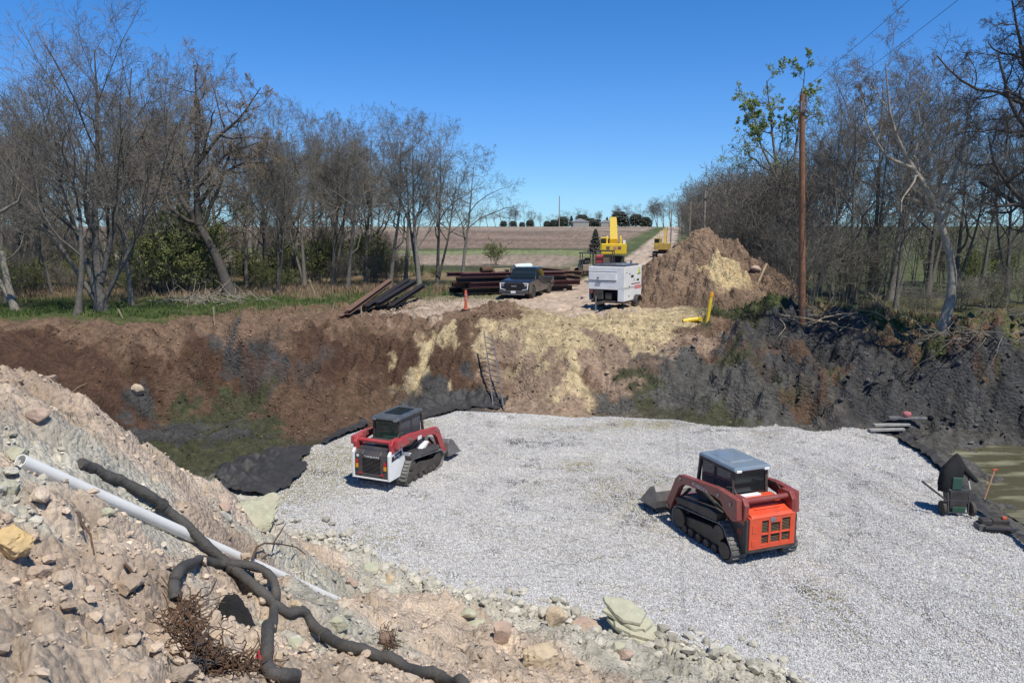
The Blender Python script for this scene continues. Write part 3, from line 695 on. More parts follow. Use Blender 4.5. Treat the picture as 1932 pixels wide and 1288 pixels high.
LV_OAK = [dict(n=9, t0=.26, a=58, l=.60, w=.26, up=.07, P=9, r=.66, k=6), dict(n=8, t0=.2, a=52, l=.46, w=.24, up=.05, P=6, r=.5, k=4), dict(n=7, t0=.15, a=50, l=.5, w=.22, up=.03, P=4, r=.5), dict(n=6, t0=.1, a=46, l=.58, w=.2, up=.02, P=2, r=.55)]
LV_BRUSH = [dict(n=7, t0=.12, a=32, l=.55, w=.12, up=.06, P=5, r=.6, k=3, solid=0), dict(n=6, t0=.1, a=38, l=.5, w=.14, up=.04, P=4, r=.6), dict(n=5, t0=.1, a=40, l=.55, w=.14, up=.02, P=3, r=.6)]
def stems(rng, n, h, spread, r, lean=.25):
    out = []
    for i in range(n):
        a = rng.uniform(0, 6.28); s = rng.uniform(0, spread); hh = h * rng.uniform(.65, 1); lx, ly = rng.normal(0, lean, 2)
        x, y = s * math.cos(a), s * math.sin(a)
        out.append(([(x, y, -.1), (x + lx * hh * .35, y + ly * hh * .35, hh * .45), (x + lx * hh * .9, y + ly * hh * .9, hh)], r * rng.uniform(.6, 1.1), r * .12))
    return out
g_rng = np.random.default_rng(11)

# --- big tree on the left: several stems from one base, narrow rising boughs
p = hit(192, 588)
A = make_tree(3, [([(0,0,-.2),(-.1,.05,2.5),(.0,.1,6),(.5,.1,10.8),(.7,.2,15.2)], .31, .03), ([(.1,0,1.8),(.9,.2,5),(2.0,.2,9),(2.7,.1,14.2)], .2, .025), ([(-.2,0,1.2),(-1.0,.1,4.5),(-2.1,.2,9),(-2.6,.1,13.6)], .2, .025), ([(-.3,.1,.6),(-1.9,-.2,4),(-4.2,.2,7.4),(-5.8,.2,10.4)], .16, .02), ([(.2,.1,.8),(1.9,.3,4.2),(3.9,.2,8.2),(4.3,0,11.8)], .15, .02)],
              [dict(LV_UP[0], n=13, t0=.24), LV_UP[1], dict(LV_UP[2], n=6), dict(LV_UP[3], n=4)], M_BARK, M_TWIG)
plant(A, 'elm_tree', p, 0, (.95, .95, .87), 'tallest bare tree on the bank, many rising stems and a pale grey trunk')
# its leaning companions in the foreground of the wood
p = hit(146, 590)
B0 = make_tree(5, [([(0,0,-.2),(.35,0,2),(.5,.2,5),(-.2,.1,9)], .17, .03)], LV_WOOD, M_BARK, M_TWIG)
plant(B0, 'bare_tree', p, .3, 1, 'dark slim trunk leaning beside the pale trunk of the tallest tree')
p = hit(248, 575)
plant(B0, 'bare_tree', p, 2.1, (1, 1, .95), 'dark straight trunk just past the pale trunk of the tallest tree')
# --- leaning cottonwood with sprawling limbs
p = hit(438, 560)
Bt = make_tree(8, [([(0,0,-.2),(-1.0,.1,3.2),(-2.6,.3,6.0),(-4.3,.3,9.0),(-5.2,.2,12.2)], .42, .07), ([(-2.0,.2,5.0),(-2.0,.2,7.5),(-1.7,.1,11),(-1.6,0,15.3)], .27, .04), ([(-2.0,.2,6.3),(-.3,0,8.4),(1.4,-.1,9.3),(3.2,-.2,9.2)], .19, .03), ([(-1.9,.1,9.0),(-.2,.1,11.1),(1.2,.1,12.2),(2.6,0,14.2)], .17, .03), ([(-1.85,.1,7.6),(0,.4,9.8),(2.3,.4,10.6)], .15, .03)],
               [dict(LV_OAK[0], n=10, t0=.34, l=.46), dict(LV_OAK[1], n=9), dict(LV_OAK[2], n=8), dict(LV_OAK[3], n=5)], M_DARKBARK, M_TWIGP, (9000, .035, M_BUD))
plant(Bt, 'cottonwood_tree', p, 0, (1, 1, .94), 'leaning tree with thick dark sprawling limbs and tan buds')

# --- wood variants
VAR = []
for s, h, lean, lv in ((21, 12, .05, LV_WOOD), (22, 13, -.12, LV_OAK), (23, 12, .12, LV_UP), (24, 11, .2, LV_OAK), (25, 13, 0, LV_OAK)):
    r = .20 + .025 * (s % 3)
    VAR.append((h, make_tree(s, [([(0,0,-.2),(lean*2,.1,h*.25),(lean*6,.1,h*.55),(lean*8,-.1,h)], r, .02)] + ([([(.1,0,.6),(1.0,.2,h*.35),(1.9,.3,h*.85)], r*.7, .02)] if s % 2 else []), lv, M_BARK, M_TWIG)))
GW = 'bare grey trees packed in the wood on the bank'
LW = 'bare grey tree among others in the thick leafless wood'
# px column, distance, top row, variant
wood = [(-90,84,270,0),(40,88,290,1),(130,84,280,4),(210,90,290,2),(320,86,270,0),(370,92,300,1),(480,88,280,4),(530,84,270,2),(590,92,285,0),(660,86,280,1),(620,100,300,4),(700,94,290,2),(-60,46,250,0),(-20,50,220,1),(35,52,190,2),(80,56,180,0),(100,48,330,3),(60,62,250,4),(140,62,170,1),(215,58,150,4),(262,53,170,2),(300,60,200,0),(330,50,330,3),(345,66,190,1),(395,60,260,4),(415,68,160,0),
        (465,54,250,3),(500,58,235,2),(525,50,300,0),(545,62,230,1),(575,56,240,4),(600,66,228,0),(628,58,245,2),(655,53,260,3),(690,60,238,1),(705,70,240,4),(-100,60,200,2),(20,70,240,4),(180,72,200,1),(280,74,210,2),(450,76,230,4),(560,78,235,1),(640,80,235,2),(10,44,300,1)]
for i, (px, D, py, v) in enumerate(wood):
    h, parts = VAR[v]; x, y = at(px, D); sc = (ztop(py, D) - 3.0) / h
    plant(parts, 'bare_tree', (x, y, h1(x, y) - .05), g_rng.uniform(0, 6.28), (sc * .92, sc * .92, sc * .92), LW, group=GW)
edge_row = [(735,57,238,3,'forked bare tree with crooked trunk where the wood thins towards the field'),(765,62,262,1,'slim bare tree between crooked trunks at the thinning end of the wood'),(792,56,236,2,'bare tree of tall rising boughs near the open end of the wood'),(825,60,255,0,'bare tree next to last before the field, its trunk leaning'),(872,58,284,3,'last bare tree of the wood, standing alone against the field and sky')]
for px, D, py, v, lab in edge_row:
    h, parts = VAR[v]; x, y = at(px, D); sc = (ztop(py, D) - 3.0) / h
    plant(parts, 'bare_tree', (x, y, h1(x, y) - .05), g_rng.uniform(0, 6.28), (sc * .95, sc * .95, sc * .93), lab)

# --- right side
p = hit(1772, 628)
Pt = make_tree(31, [([(0,0,-.3),(.35,0,1.0),(.50,.05,2.1),(.22,.1,3.4),(-.25,.1,4.6),(-.75,.1,5.8),(-1.75,.1,7.0),(-2.6,.1,8.7),(-2.9,0,10.8)], .26, .02), ([(-.5,.1,5.2),(.2,.2,6.6),(.55,.3,8.2),(.6,.3,10.4)], .11, .015), ([(-.35,.1,4.9),(-1.1,0,5.25),(-1.75,0,5.7)], .08, .03), ([(-1.5,.1,6.7),(-2.7,.2,7.2),(-3.6,.2,8.6),(-3.9,.2,10)], .09, .012)],
               [dict(LV_OAK[0], n=9, t0=.42, l=.34), LV_OAK[1], dict(LV_OAK[2], n=6), dict(LV_OAK[3], n=6)], M_PALE, M_TWIG)
plant(Pt, 'pale_tree', p, 0, 1, 'tree with a bent pale trunk standing alone above the black cut bank')
x, y = at(2060, 29)
Ot = make_tree(33, [([(0,0,-.3),(-.3,.1,2.8),(-1.2,.1,5.0),(-1.9,.2,8),(-2.2,.1,13.5)], .40, .05), ([(-.9,.1,4.4),(-2.2,0,5.6),(-3.6,-.2,6.3),(-4.6,-.2,7.5),(-4.9,-.2,8.6)], .20, .03), ([(-3.2,-.15,6.1),(-4.4,-.1,6.0),(-5.6,0,6.5)], .10, .02), ([(-1.5,.1,6.5),(-2.8,.2,8.4),(-3.9,.2,9.6),(-4.6,.2,11.6)], .19, .03), ([(-1.9,.2,8),(-3.3,.4,10.6),(-4.3,.4,13.6)], .16, .03), ([(-2.0,.2,9.5),(-2.6,.4,12.0),(-3.4,.3,14.5)], .14, .03), ([(.1,.1,4.5),(2.4,.2,8),(4,.2,12)], .2, .04)],
               [dict(LV_OAK[0], n=8, t0=.25, l=.46), LV_OAK[1], LV_OAK[2], dict(LV_OAK[3], n=5)], M_DARKBARK, M_DARKBARK)
plant(Ot, 'oak_tree', (x, y, h1(x, y)), 0, 1, 'nearest tree, dark crooked boughs reaching in over the right edge')
x, y = at(1462, 66)
Gt = make_tree(35, [([(0,0,-.2),(.1,0,5),(-.3,.1,9),(-1.5,.1,16)], .3, .04), ([(.1,0,6),(1.2,.2,10),(1.6,0,17)], .2, .03), ([(-.1,0,8),(-1.9,.2,11.5),(-2.8,0,14.5)], .15, .03)],
               [dict(LV_OAK[0], n=9, t0=.45, l=.32), dict(LV_OAK[1], n=6), LV_OAK[2], dict(LV_OAK[3], n=3)], M_BARK, M_TWIG, (34000, .05, M_LEAF))
plant(Gt, 'leafing_tree', (x, y, h1(x, y)), 0, (1.05, 1.05, 1.04), 'tall tree in fresh yellow green leaf beyond the wooden pole')
GR = 'bare trees behind the tall wooden pole'
LR = 'bare tree in the dense grey wood behind the tall wooden pole'
for px, D, py, v in ((1545,52,190,2),(1605,44,140,0),(1640,50,95,4),(1680,46,110,2),(1750,48,130,0),(1800,50,170,4),(1850,54,200,1),(1900,50,180,0),(1960,46,150,2),(1500,60,250,3),(1480,70,280,1),(1690,43,230,0)):
    h, parts = VAR[v]; x, y = at(px, D); sc = (ztop(py, D) - 3.0) / h
    plant(parts, 'bare_tree', (x, y, h1(x, y) - .05), g_rng.uniform(0, 6.28), (sc * .82, sc * .82, sc * .88), LR, group=GR)

# --- brush: many stemmed thickets along the road's right side and under the trees
BR = []
for s in (41, 42, 43):
    rng = np.random.default_rng(s)
    BR.append(make_tree(s, stems(rng, 12, 5.0, 1.3, .035, .16), LV_BRUSH, M_BARK, M_TWIG, minr=.006))
GB = 'leafless brush along the road and under the trees'
LB = 'grey leafless brush thicket of many thin stems'
rows = []
for D, px, py in ((41,1530,440),(42,1580,420),(43,1640,430),(46,1500,420),(50,1470,395),(54,1440,380),(56,1490,300),(60,1420,370),(62,1460,320),(66,1400,365),(70,1430,320),(74,1390,350),(80,1375,350),(84,1410,310),(90,1362,345),(96,1390,320),(104,1350,345),(112,1368,325),(122,1338,352),(134,1350,340),(150,1325,358),(166,1335,350),(185,1312,368),(205,1320,365),(230,1302,380),(260,1308,378),(300,1292,390),(350,1290,393),
                  (42,1810,520),(44,1870,510),(46,1930,500),(40,1750,540),(60,1780,420),(62,1850,430),(64,1920,430),(72,1480,330),(48,1610,330),(76,1445,300),(92,1425,315),(58,1745,360)):
    rows.append((D, px, py))
for i, (D, px, py) in enumerate(rows):
    x, y = at(px, D); z = h1(x, y); sc = max((ztop(py, D) - z) / 5.0, .25)
    plant(BR[i % 3], 'bare_shrub', (x, y, z - .05), g_rng.uniform(0, 6.28), (max(sc, .7) * 1.15, max(sc, .7) * 1.15, sc), LB, 'shrub', GB)
for px, D, py in ((120,70,390),(270,74,390),(400,66,420),(540,68,410),(640,70,420),(720,68,440),(-60,64,380),(90,84,390),(240,88,400),(360,86,400),(510,86,405),(610,84,415),(150,56,440),(30,58,440),(380,58,450),(510,60,450),(20,48,480),(70,52,470),(120,50,500),(225,52,500),(280,54,470),(420,56,480),(470,58,470),(560,58,480),(600,60,470),(650,58,480),(700,60,470),(745,62,480),(-30,50,470),(340,60,440),(520,64,430),(620,70,420),(180,60,430),(60,64,400),(250,70,400),(680,72,430),(440,70,400),(730,70,440)):
    x, y = at(px, D); z = h1(x, y); sc = (ztop(py, D) - z) / 5.0
    plant(BR[g_rng.integers(0, 3)], 'bare_shrub', (x, y, z - .05), g_rng.uniform(0, 6.28), (max(sc, .6) * 1.1, max(sc, .6) * 1.1, sc), LB, 'shrub', GB)

# --- leafy undergrowth
rng = np.random.default_rng(51)
UG = make_tree(51, stems(rng, 9, 3.0, .9, .03, .25), LV_BRUSH[:2], M_BARK, M_TWIG, (12000, .036, M_BUSH), minr=.006)
GU = 'green undergrowth shrubs between the trunks'; LU = 'green leafing shrub growing low under the bare trees'
for px, D, py in ((315,49,430),(365,50,455),(230,54,470),(500,54,500),(545,55,505),(150,54,480),(20,47,490),(75,50,490),(110,58,470),(300,50,440),(340,52,395),(375,53,420),(350,58,390),(470,56,470),(520,58,480),(560,60,450),(610,60,450),(650,62,450),(700,62,440),(740,64,480),(790,66,500),(820,70,505),(420,52,500),(250,50,510),(770,70,480),
                  (1500,42,570),(1465,44,560),(1850,46,560),(1900,44,570),(1690,41,585),(1560,41,590),(1830,56,470),(1890,60,470)):
    x, y = at(px, D); z = h1(x, y); sc = (ztop(py, D) - z) / 3.0
    plant(UG, 'leafing_shrub', (x, y, z - .05), g_rng.uniform(0, 6.28), (max(sc, .45),) * 2 + (sc,), LU, 'shrub', GU)
x, y = at(930, 92); z = h1(x, y)
plant(UG, 'round_bush', (x, y, z), 0, (1.15, 1.15, .9), 'round dark bush alone at the near edge of the brown field', 'shrub')

# --- far skyline
CN = []
def conifer(seed, h, w):
    rng = np.random.default_rng(seed); n = 1500
    t = rng.random(n) ** .8; rr = w * ((1 - t) if w < 3 else np.sqrt(np.clip(1 - (1.25 * t - .35) ** 2, .02, 1))) * rng.uniform(.45, 1.05, n) * (1 + .15 * np.sin(t * 40)); a = rng.uniform(0, 6.28, n)
    c = np.stack([rr * np.cos(a), rr * np.sin(a), t * h * .95 + .1 * h * .2], 1)
    d = np.stack([np.cos(a), np.sin(a), np.full(n, -.35)], 1); b = np.stack([-np.sin(a), np.cos(a), rng.normal(0, .3, n)], 1); s = (w * .16 * rng.uniform(.6, 1.3, n))[:, None]
    V = np.stack([c - d * s, c + b * s * .6, c + d * s * 1.3, c - b * s * .6], 1).reshape(-1, 3)
    f = mesh_np('foliage', V, [np.arange(4 * n).reshape(-1, 4)], M_NEEDLE)
    Vt, Qt = tubes(np.array([[[0,0,-.2],[0,0,h*.5],[0,0,h*.97]]]), np.array([[w*.09,w*.06,.02]]), 6); tr = mesh_np('trunk', Vt, [Qt], M_BARK)
    return [tr, f]
C1 = conifer(61, 5.5, 1.9); C2 = conifer(62, 6, 3.6)
x, y = at(1123, 130); plant(C1, 'spruce_tree', (x, y, h1(x, y)), 0, .78, 'small pointed dark spruce standing alone in front of the field')
far_list = [(1062,432,8,2),(1078,440,9,1),(1098,445,10,2),(1115,440,7,2),(1128,436,6,2),(950,450,5,2),(968,452,5,2),(985,452,4,2),(1000,455,6,2),(1032,448,5,2),(1045,445,6,2),(1145,440,8,1),(1168,430,12,2),(1184,432,7,1),(1200,436,10,2),(1218,440,8,2)]
for px, D, h, k in far_list:
    x, y = at(px, D, 8); plant(C2 if k == 2 else C1, 'evergreen_tree', (x, y, h1(x, y)), g_rng.uniform(0, 6), (h / 6 if k == 2 else h / 5.5) * .72, 'small dark evergreen in the row on the far skyline', 'tree', 'evergreens on the far skyline')
for px, D, h in ((935,455,9),(948,458,10),(960,456,10),(975,458,11),(990,456,10),(1003,458,9),(880,450,8),(905,455,7),(1228,440,14),(1240,445,15),(1252,450,14),(1090,442,9),(1070,440,8),(1265,440,16),(1280,440,16),(1060,450,8),(1110,452,9),(1130,455,8),(1160,450,11),(1180,452,12),(1195,448,10),(1210,450,11),(1040,455,7),(1020,455,7),(920,450,9)):
    x, y = at(px, D, 8); hh, parts = VAR[g_rng.integers(0, 5)]; s = h / hh
    plant(parts, 'far_bare_tree', (x, y, h1(x, y)), g_rng.uniform(0, 6), (s * 1.3, s * 1.3, s), 'bare tree in the pale row on the far skyline', 'tree', 'bare trees on the far skyline')

# ================================================================ grass
def blades(name, n, regions, h, m, seed, wid=.012):
    rng = np.random.default_rng(seed); P = []
    for (px, py, z, rx, ry, k) in regions:
        if z is None: c = hit(px, py); cx, cy = c.x, c.y
        else: cx, cy = un(px, py, z)
        q = rng.normal(0, .5, (int(n * k), 2)); P.append(np.stack([cx + q[:, 0] * rx, cy + q[:, 1] * ry], 1))
    P = np.concatenate(P); P = P[fbm(P[:, 0] * .6, P[:, 1] * .6, 3, seed) > -.12]
    keep = (P[:, 1] > 35.5 - 4.5 * sstep(15.5, 17.5, P[:, 0])) & (poly_dist(P[:, 0], P[:, 1], GRAVEL_POLY) < -.3) & (np.abs(road_off(P[:, 0], P[:, 1])) > 3.4); P = P[keep]
    z = H(P[:, 0], P[:, 1]); N = len(P)
    hh = h * rng.uniform(.5, 1.4, N); a = rng.uniform(0, 6.28, N); ln = rng.normal(0, .3, (N, 2)) * hh[:, None]; w = wid * rng.uniform(.7, 1.5, N)
    dx, dy = np.cos(a) * w, np.sin(a) * w
    b = np.stack([P[:, 0], P[:, 1], z - .03], 1)
    m1 = b + np.stack([ln[:, 0] * .35, ln[:, 1] * .35, hh * .6], 1); tp = b + np.stack([ln[:, 0], ln[:, 1], hh], 1); dd = np.stack([dx, dy, 0 * dx], 1)
    V = np.stack([b - dd, b + dd, m1 + dd * .7, m1 - dd * .7, tp], 1).reshape(-1, 3); k = np.arange(N)[:, None] * 5
    return kind(mesh_np(name, V, [k + np.array([[0, 1, 2, 3]]), k + np.array([[3, 2, 4]])], m), 'stuff')
blades('green_grass', 5200, [(60,595,3,5,3,1),(180,598,3,5,2.4,1.2),(290,600,3,4,2.2,1.2),(60,575,3,7,5,1),(200,572,3,7,5,1),(340,580,3,6,4,1),(480,570,3,8,5,1),(600,568,3,8,5,.8),(700,555,3,8,6,.6),(1640,600,None,3,1.0,.5),(1840,610,None,4,3,.9),(1800,650,None,3,2,.8),(1890,665,None,3,2,.8),(1470,590,None,3,2,.6),(1560,595,None,4,2,.4)], .20, M_GRASS, 71, .016)
blades('dry_grass', 5000, [(80,560,3,9,4,1),(280,556,3,7,4,.8),(430,556,3,9,4,1),(530,552,3,8,4,1),(620,550,3,8,4,1),(700,545,3,7,4,.8),(1590,594,None,4,1.0,.5),(1700,600,None,3,1,.4),(1760,630,None,3,2,.6),(1860,650,None,3,2,.7),(1920,680,None,2,2,.4),(1450,575,None,2,2,.4),(820,548,3,6,4,.5)], .42, M_DRY, 72, .014)

# ================================================================ machines
def paint(name, c, rough=.35, dirt=.35, coat=.3, var=.08): return mat(name, c, rough, 0, var, 3, 0, 1, dirt=dirt, coat=coat)
M_RED = paint('red_paint', (.42,.018,.03)); M_ORANGE = paint('orange_paint', (.72,.075,.022), dirt=.2); M_ARMRED = paint('faded_red_paint', (.24,.03,.026), dirt=.3)
M_WHITE = paint('white_paint', (.84,.84,.82), dirt=.14); M_CHAR = paint('charcoal_paint', (.035,.036,.042), dirt=.22); M_BLACK = mat('black_steel', (.02,.02,.021), .55, 0, .2, 5, dirt=.3)
M_RUBBER = mat('track_rubber', (.04,.04,.04), .88, 0, .25, 6, dirt=.85, dirtcol=(.33,.32,.30)); M_TYRE = mat('tyre_rubber', (.022,.022,.022), .85, 0, .2, 6, dirt=.35)
M_STEEL = mat('worn_steel', (.26,.25,.245), .45, .7, .3, 5, dirt=.45, dirtcol=(.34,.33,.31)); M_CHROME = mat('bright_trim', (.75,.75,.76), .2, 1.0, .05, 3)
M_GLASS = mat('dark_glass', (.012,.02,.022), .06, 0, .05, 3, spec=.8); M_GREENGLASS = mat('green_tinted_glass', (.012,.045,.036), .05, 0, .05, 3, spec=.8)
M_ROOF = mat('cab_roof', (.17,.235,.30), .32, 0, .12, 3, dirt=.3, coat=.4); M_ROOF2 = mat('dark_cab_roof', (.05,.07,.09), .35, 0, .12, 3, dirt=.3)
M_BLUESTRIP = paint('dark_blue_paint', (.03,.035,.06)); M_LAMP = mat('lamp_lens', (.85,.85,.85), .15, 0, .05, 3); M_TAILRED = mat('red_lens', (.55,.02,.02), .2, 0, .05, 3); M_AMBER = mat('amber_lens', (.75,.33,.02), .2, 0, .05, 3)
M_YELLOW = paint('yellow_paint', (.80,.55,.02), dirt=.15); M_YELLOW2 = paint('dusty_yellow_paint', (.55,.36,.05), dirt=.4); M_PICK = paint('graphite_paint', (.014,.019,.028), .25, .05, .6)
M_TAN = paint('dusty_tan_paint', (.30,.24,.17), dirt=.5); M_BLUEG = paint('blue_grey_panel', (.16,.19,.23)); M_SLAT = mat('bronze_slat', (.17,.13,.08), .5, .2, .2, 6)
M_DECALW = mat('white_print', (.75,.75,.75), .6, 0, .05, 3); M_DECALK = mat('black_print', (.02,.02,.02), .6, 0, .05, 3); M_DECALG = mat('lime_print', (.55,.62,.06), .6, 0, .05, 3); M_DECALR = mat('pink_red_print', (.62,.22,.22), .6, 0, .1, 3)
M_DARKPLAS = mat('dark_plastic', (.03,.03,.034), .5, 0, .15, 4, dirt=.25); M_INT = mat('dark_interior', (.012,.012,.012), .9, 0, .2, 4)

def hull_loop(circles, n=90):
    pts = []
    for y, z, r in circles:
        for k in range(48): t = k * math.tau / 48; pts.append((y + r * math.cos(t), z + r * math.sin(t)))
    pts = sorted(set(pts)); 
    def half(P):
        h = []
        for p in P:
            while len(h) > 1 and (h[-1][0]-h[-2][0])*(p[1]-h[-2][1]) - (h[-1][1]-h[-2][1])*(p[0]-h[-2][0]) <= 0: h.pop()
            h.append(p)
        return h[:-1]
    h = half(pts) + half(pts[::-1]); h = np.array(h + [h[0]])
    s = np.r_[0, np.cumsum(np.hypot(*np.diff(h, axis=0).T))]; q = np.linspace(0, s[-1], n, endpoint=False)
    return np.stack([np.interp(q, s, h[:, 0]), np.interp(q, s, h[:, 1])], 1)

def rubber_track(root, side, m=M_RUBBER, circ=((-.70,.60,.20),(-.92,.25,.22),(.82,.33,.27),(.60,.22,.20)), xc=.66, w=.38):
    x0, x1 = side * xc - w / 2, side * xc + w / 2
    L = hull_loop(circ, 96); n = len(L); mb = MB(); rings = []
    T = np.roll(L, -1, 0) - np.roll(L, 1, 0); T /= np.linalg.norm(T, axis=1, keepdims=True); N = np.stack([T[:, 1], -T[:, 0]], 1)
    for i in list(range(n)) + [0]:
        a = L[i]; b = L[i] + N[i] * .035
        rings.append([(x0, a[0], a[1]), (x1, a[0], a[1]), (x1, b[0], b[1]), (x0, b[0], b[1])])
    mb.loft(rings, cap=False)
    for i in range(0, n, 2):
        b = L[i] + N[i] * .047; rot = Matrix.Rotation(math.atan2(T[i][1], T[i][0]), 3, 'X')
        for k, xx in enumerate((x0 + w * .27, x1 - w * .27)):
            mb.box((xx, b[0] + T[i][0] * .025 * (k - .5), b[1] + T[i][1] * .025 * (k - .5)), (w * .44, .045, .03), rot)
    t = mb.build('track', m, root)
    fr = MB(); k0 = circ[0][0] + .70; fr.prism([(-.62 + k0,.50),(-.82 + k0,.22),(.72 + k0 * .6,.2),(.80 + k0 * .6,.40),(.45,.47),(-.35 + k0,.60)], x0 + .05, x1 - .05); fr.build('track_frame', M_BLACK, t, bevel=.012)
    xo = side * xc + side * w * .5
    for y, z, r, nm in ((circ[0][0],circ[0][1],.17,'sprocket'),(circ[1][0],circ[1][1],circ[1][2] - .03,'idler')) + (((circ[2][0],circ[2][1],circ[2][2] - .035,'idler'),) if len(circ) > 2 else ()):
        q = MB(); q.lathe([(.03, -.06), (r, -.06), (r, .0), (r * .7, .012), (r * .45, .03), (.03, .035)], (xo - side * .05, y, z), 'x', 20); q.build(nm, M_BLACK, t, smooth=35)
    for y in (-.55 + k0, -.25 + k0, .05 + k0, .35 + k0 * .7, .6 + k0 * .6):
        q = MB(); q.lathe([(.02, -.05), (.10, -.05), (.10, .02), (.05, .03), (.02, .035)], (xo - side * .05, y, .125), 'x', 14); q.build('roller', M_BLACK, t, smooth=35)
    return t

def track_loader(name, loc, rz, scale, label, style):
    a = style == 'a'
    root = empty(name, loc, rz, label, 'track loader'); root.scale = scale
    arm_m = M_RED if a else M_ARMRED
    for s in (-1, 1):
        if a: rubber_track(root, s, circ=((-.46,.60,.19),(-.62,.26,.22),(.98,.34,.27),(.76,.22,.20)))
        else: rubber_track(root, s)
    ch = MB(); ch.box((0, .05, .55), (.86, 2.0, .52)); ch.box((0, -.95, .62), (1.06, .5, .50)); ch.build('chassis', M_BLACK, root, bevel=.02)
    for s in (-1, 1):
        p = MB(); p.prism([(-.60,.84),(.92,.70),(1.02,.78),(.90,.86),(-.35,1.04),(-.62,1.02)], s * .47, s * .86); p.build('fender', M_BLACK if not a else M_CHAR, root, bevel=.012)
    # ---- rear
    if a:
        d = MB(); W, zb, zt, y0 = .56, .40, 1.22, -1.36
        d.prism([(y0, zb), (y0 + .02, zt - .10), (y0 + .14, zt), (-1.0, zt), (-1.0, zb)], -W, -.30); d.prism([(y0, zb), (y0 + .02, zt - .10), (y0 + .14, zt), (-1.0, zt), (-1.0, zb)], .30, W)
        d.prism([(y0, zb), (y0, zb + .14), (-1.0, zb + .14), (-1.0, zb)], -.30, .30); d.prism([(y0 + .018, zt - .22), (y0 + .02, zt - .10), (y0 + .14, zt), (-1.0, zt), (-1.0, zt - .22)], -.30, .30)
        door = d.build('engine_door', M_CHAR, root, bevel=.015)
        q = MB(); q.box((0, y0 + .10, .77), (.60, .02, .46)); q.build('grille_back', M_INT, door)
        for k in range(11):
            q = MB(); q.box((0, y0 + .035, .565 + k * .041), (.60, .05, .012), Matrix.Rotation(R(-25), 3, 'X')); q.build('slat', M_DARKPLAS, door)
        for s in (-1, 1):
            q = MB(); q.box((s * .475, y0 - .008, .88), (.075, .03, .10)); q.build('tail_light', M_TAILRED, door, bevel=.008)
            q = MB(); q.box((s * .475, y0 - .008, .745), (.085, .03, .13)); q.build('tail_light', M_AMBER, door, bevel=.008)
            q = MB(); q.box((s * .36, y0 - .006, .53), (.10, .02, .05)); q.build('reflector', M_TAILRED, door, bevel=.006)
        text_mesh('lettering', 'TAKEUCHI', .085, M_DECALW, door, (0.02, y0 - .006 + .016, zt - .165), (R(90), 0, 0), 1.25)
        q = MB(); q.lathe([(.02, 0), (.045, 0), (.045, .006), (.02, .006)], (-.45, y0 + .004, zt - .16), 'y', 18); q.build('emblem', M_DECALW, door)
        hd = MB(); hd.prism([(-1.22, 1.22), (-1.18, 1.30), (-.62, 1.40), (-.55, 1.40), (-.55, 1.1), (-1.0, 1.1)], -.50, .50); hood = hd.build('engine_hood', M_CHAR, root, bevel=.02)
        for k in range(5):
            q = MB(); q.box((.16, -1.10 + k * .085, 1.325 + k * .0152), (.5, .03, .02), Matrix.Rotation(R(10), 3, 'X')); q.build('vent', M_DARKPLAS, hood)
        cw = MB(); cw.box((0, -1.2, .385), (1.16, .34, .06)); cw.build('counterweight', M_WHITE, root, bevel=.02)
        for s in (-1, 1):
            p = MB(); p.prism([(-1.38,.36),(-1.38,1.16),(-1.30,1.26),(-1.0,1.30),(-.72,1.30),(-.70,1.12),(-.62,1.02),(-.50,.88),(-.66,.70),(-.80,.50),(-.86,.36)], s * .565, s * .64)
            p.prism([(-.66,1.08),(-.30,.93),(.02,.98),(.36,1.14),(.44,1.08),(.12,.88),(-.30,.83),(-.58,.86)], s * .60, s * .83)
            sp = p.build('side_panel', M_WHITE, root, bevel=.015)
            q = MB(); q.prism([(-1.28,.94),(-.76,1.02),(-.78,1.18),(-1.26,1.10)], s * .643, s * .648); q.build('badge_plate', M_DECALK, sp)
            text_mesh('lettering', 'TL8R2', .105, M_DECALW, sp, (s * .651, -1.02, 1.062), (R(90), 0, R(90) * s), 1.1, .003)
    else:
        W, zb, zt, y0 = .58, .40, 1.16, -1.36
        d = MB(); cols = [-.58, -.30, -.215 + .13, .115, .20 + .10, .56]
        # plate with six grille openings: uprights and rails
        for xa, xb in ((-.58, -.27), (-.10, -.04), (.19, .24), (.45, .58)): d.box(((xa + xb) / 2, y0 + .03, (zb + zt) / 2), (xb - xa, .06, zt - zb))
        for xa, xb in ((-.27, -.10), (-.04, .19), (.24, .45)):
            top = zt - .09 if xa != -.04 else zt - .17
            for za, zc in ((zb, zb + .11), (.72, .765), (top, zt)): d.box(((xa + xb) / 2, y0 + .03, (za + zc) / 2), (xb - xa, .06, zc - za))
        d.box((-.44, y0 + .22, (zb + zt) / 2), (.24, .34, zt - zb)); d.box((.52, y0 + .22, (zb + zt) / 2), (.10, .34, zt - zb)); d.box((0, y0 + .22, zt - .03), (.64, .34, .06))
        door = d.build('engine_door', M_ORANGE, root, bevel=.008)
        q = MB(); q.box((.09, y0 + .12, .78), (.74, .02, .66)); q.build('grille_back', M_INT, door)
        for xa, xb in ((-.27, -.10), (-.04, .19), (.24, .45)):
            top = zt - .09 if xa != -.04 else zt - .17
            for za, zc in ((zb + .11, .72), (.765, top)):
                k = 0
                while za + .02 + k * .036 < zc: 
                    q = MB(); q.box(((xa + xb) / 2, y0 + .045, za + .018 + k * .036), (xb - xa, .035, .012), Matrix.Rotation(R(-25), 3, 'X')); q.build('slat', M_SLAT, door); k += 1
        for zc, hh in ((.90, .20), (.56, .16)):
            q = MB(); q.box((-.46, y0 - .004, zc), (.11, .012, hh)); q.build('inset_panel', M_ORANGE, door, bevel=.006)
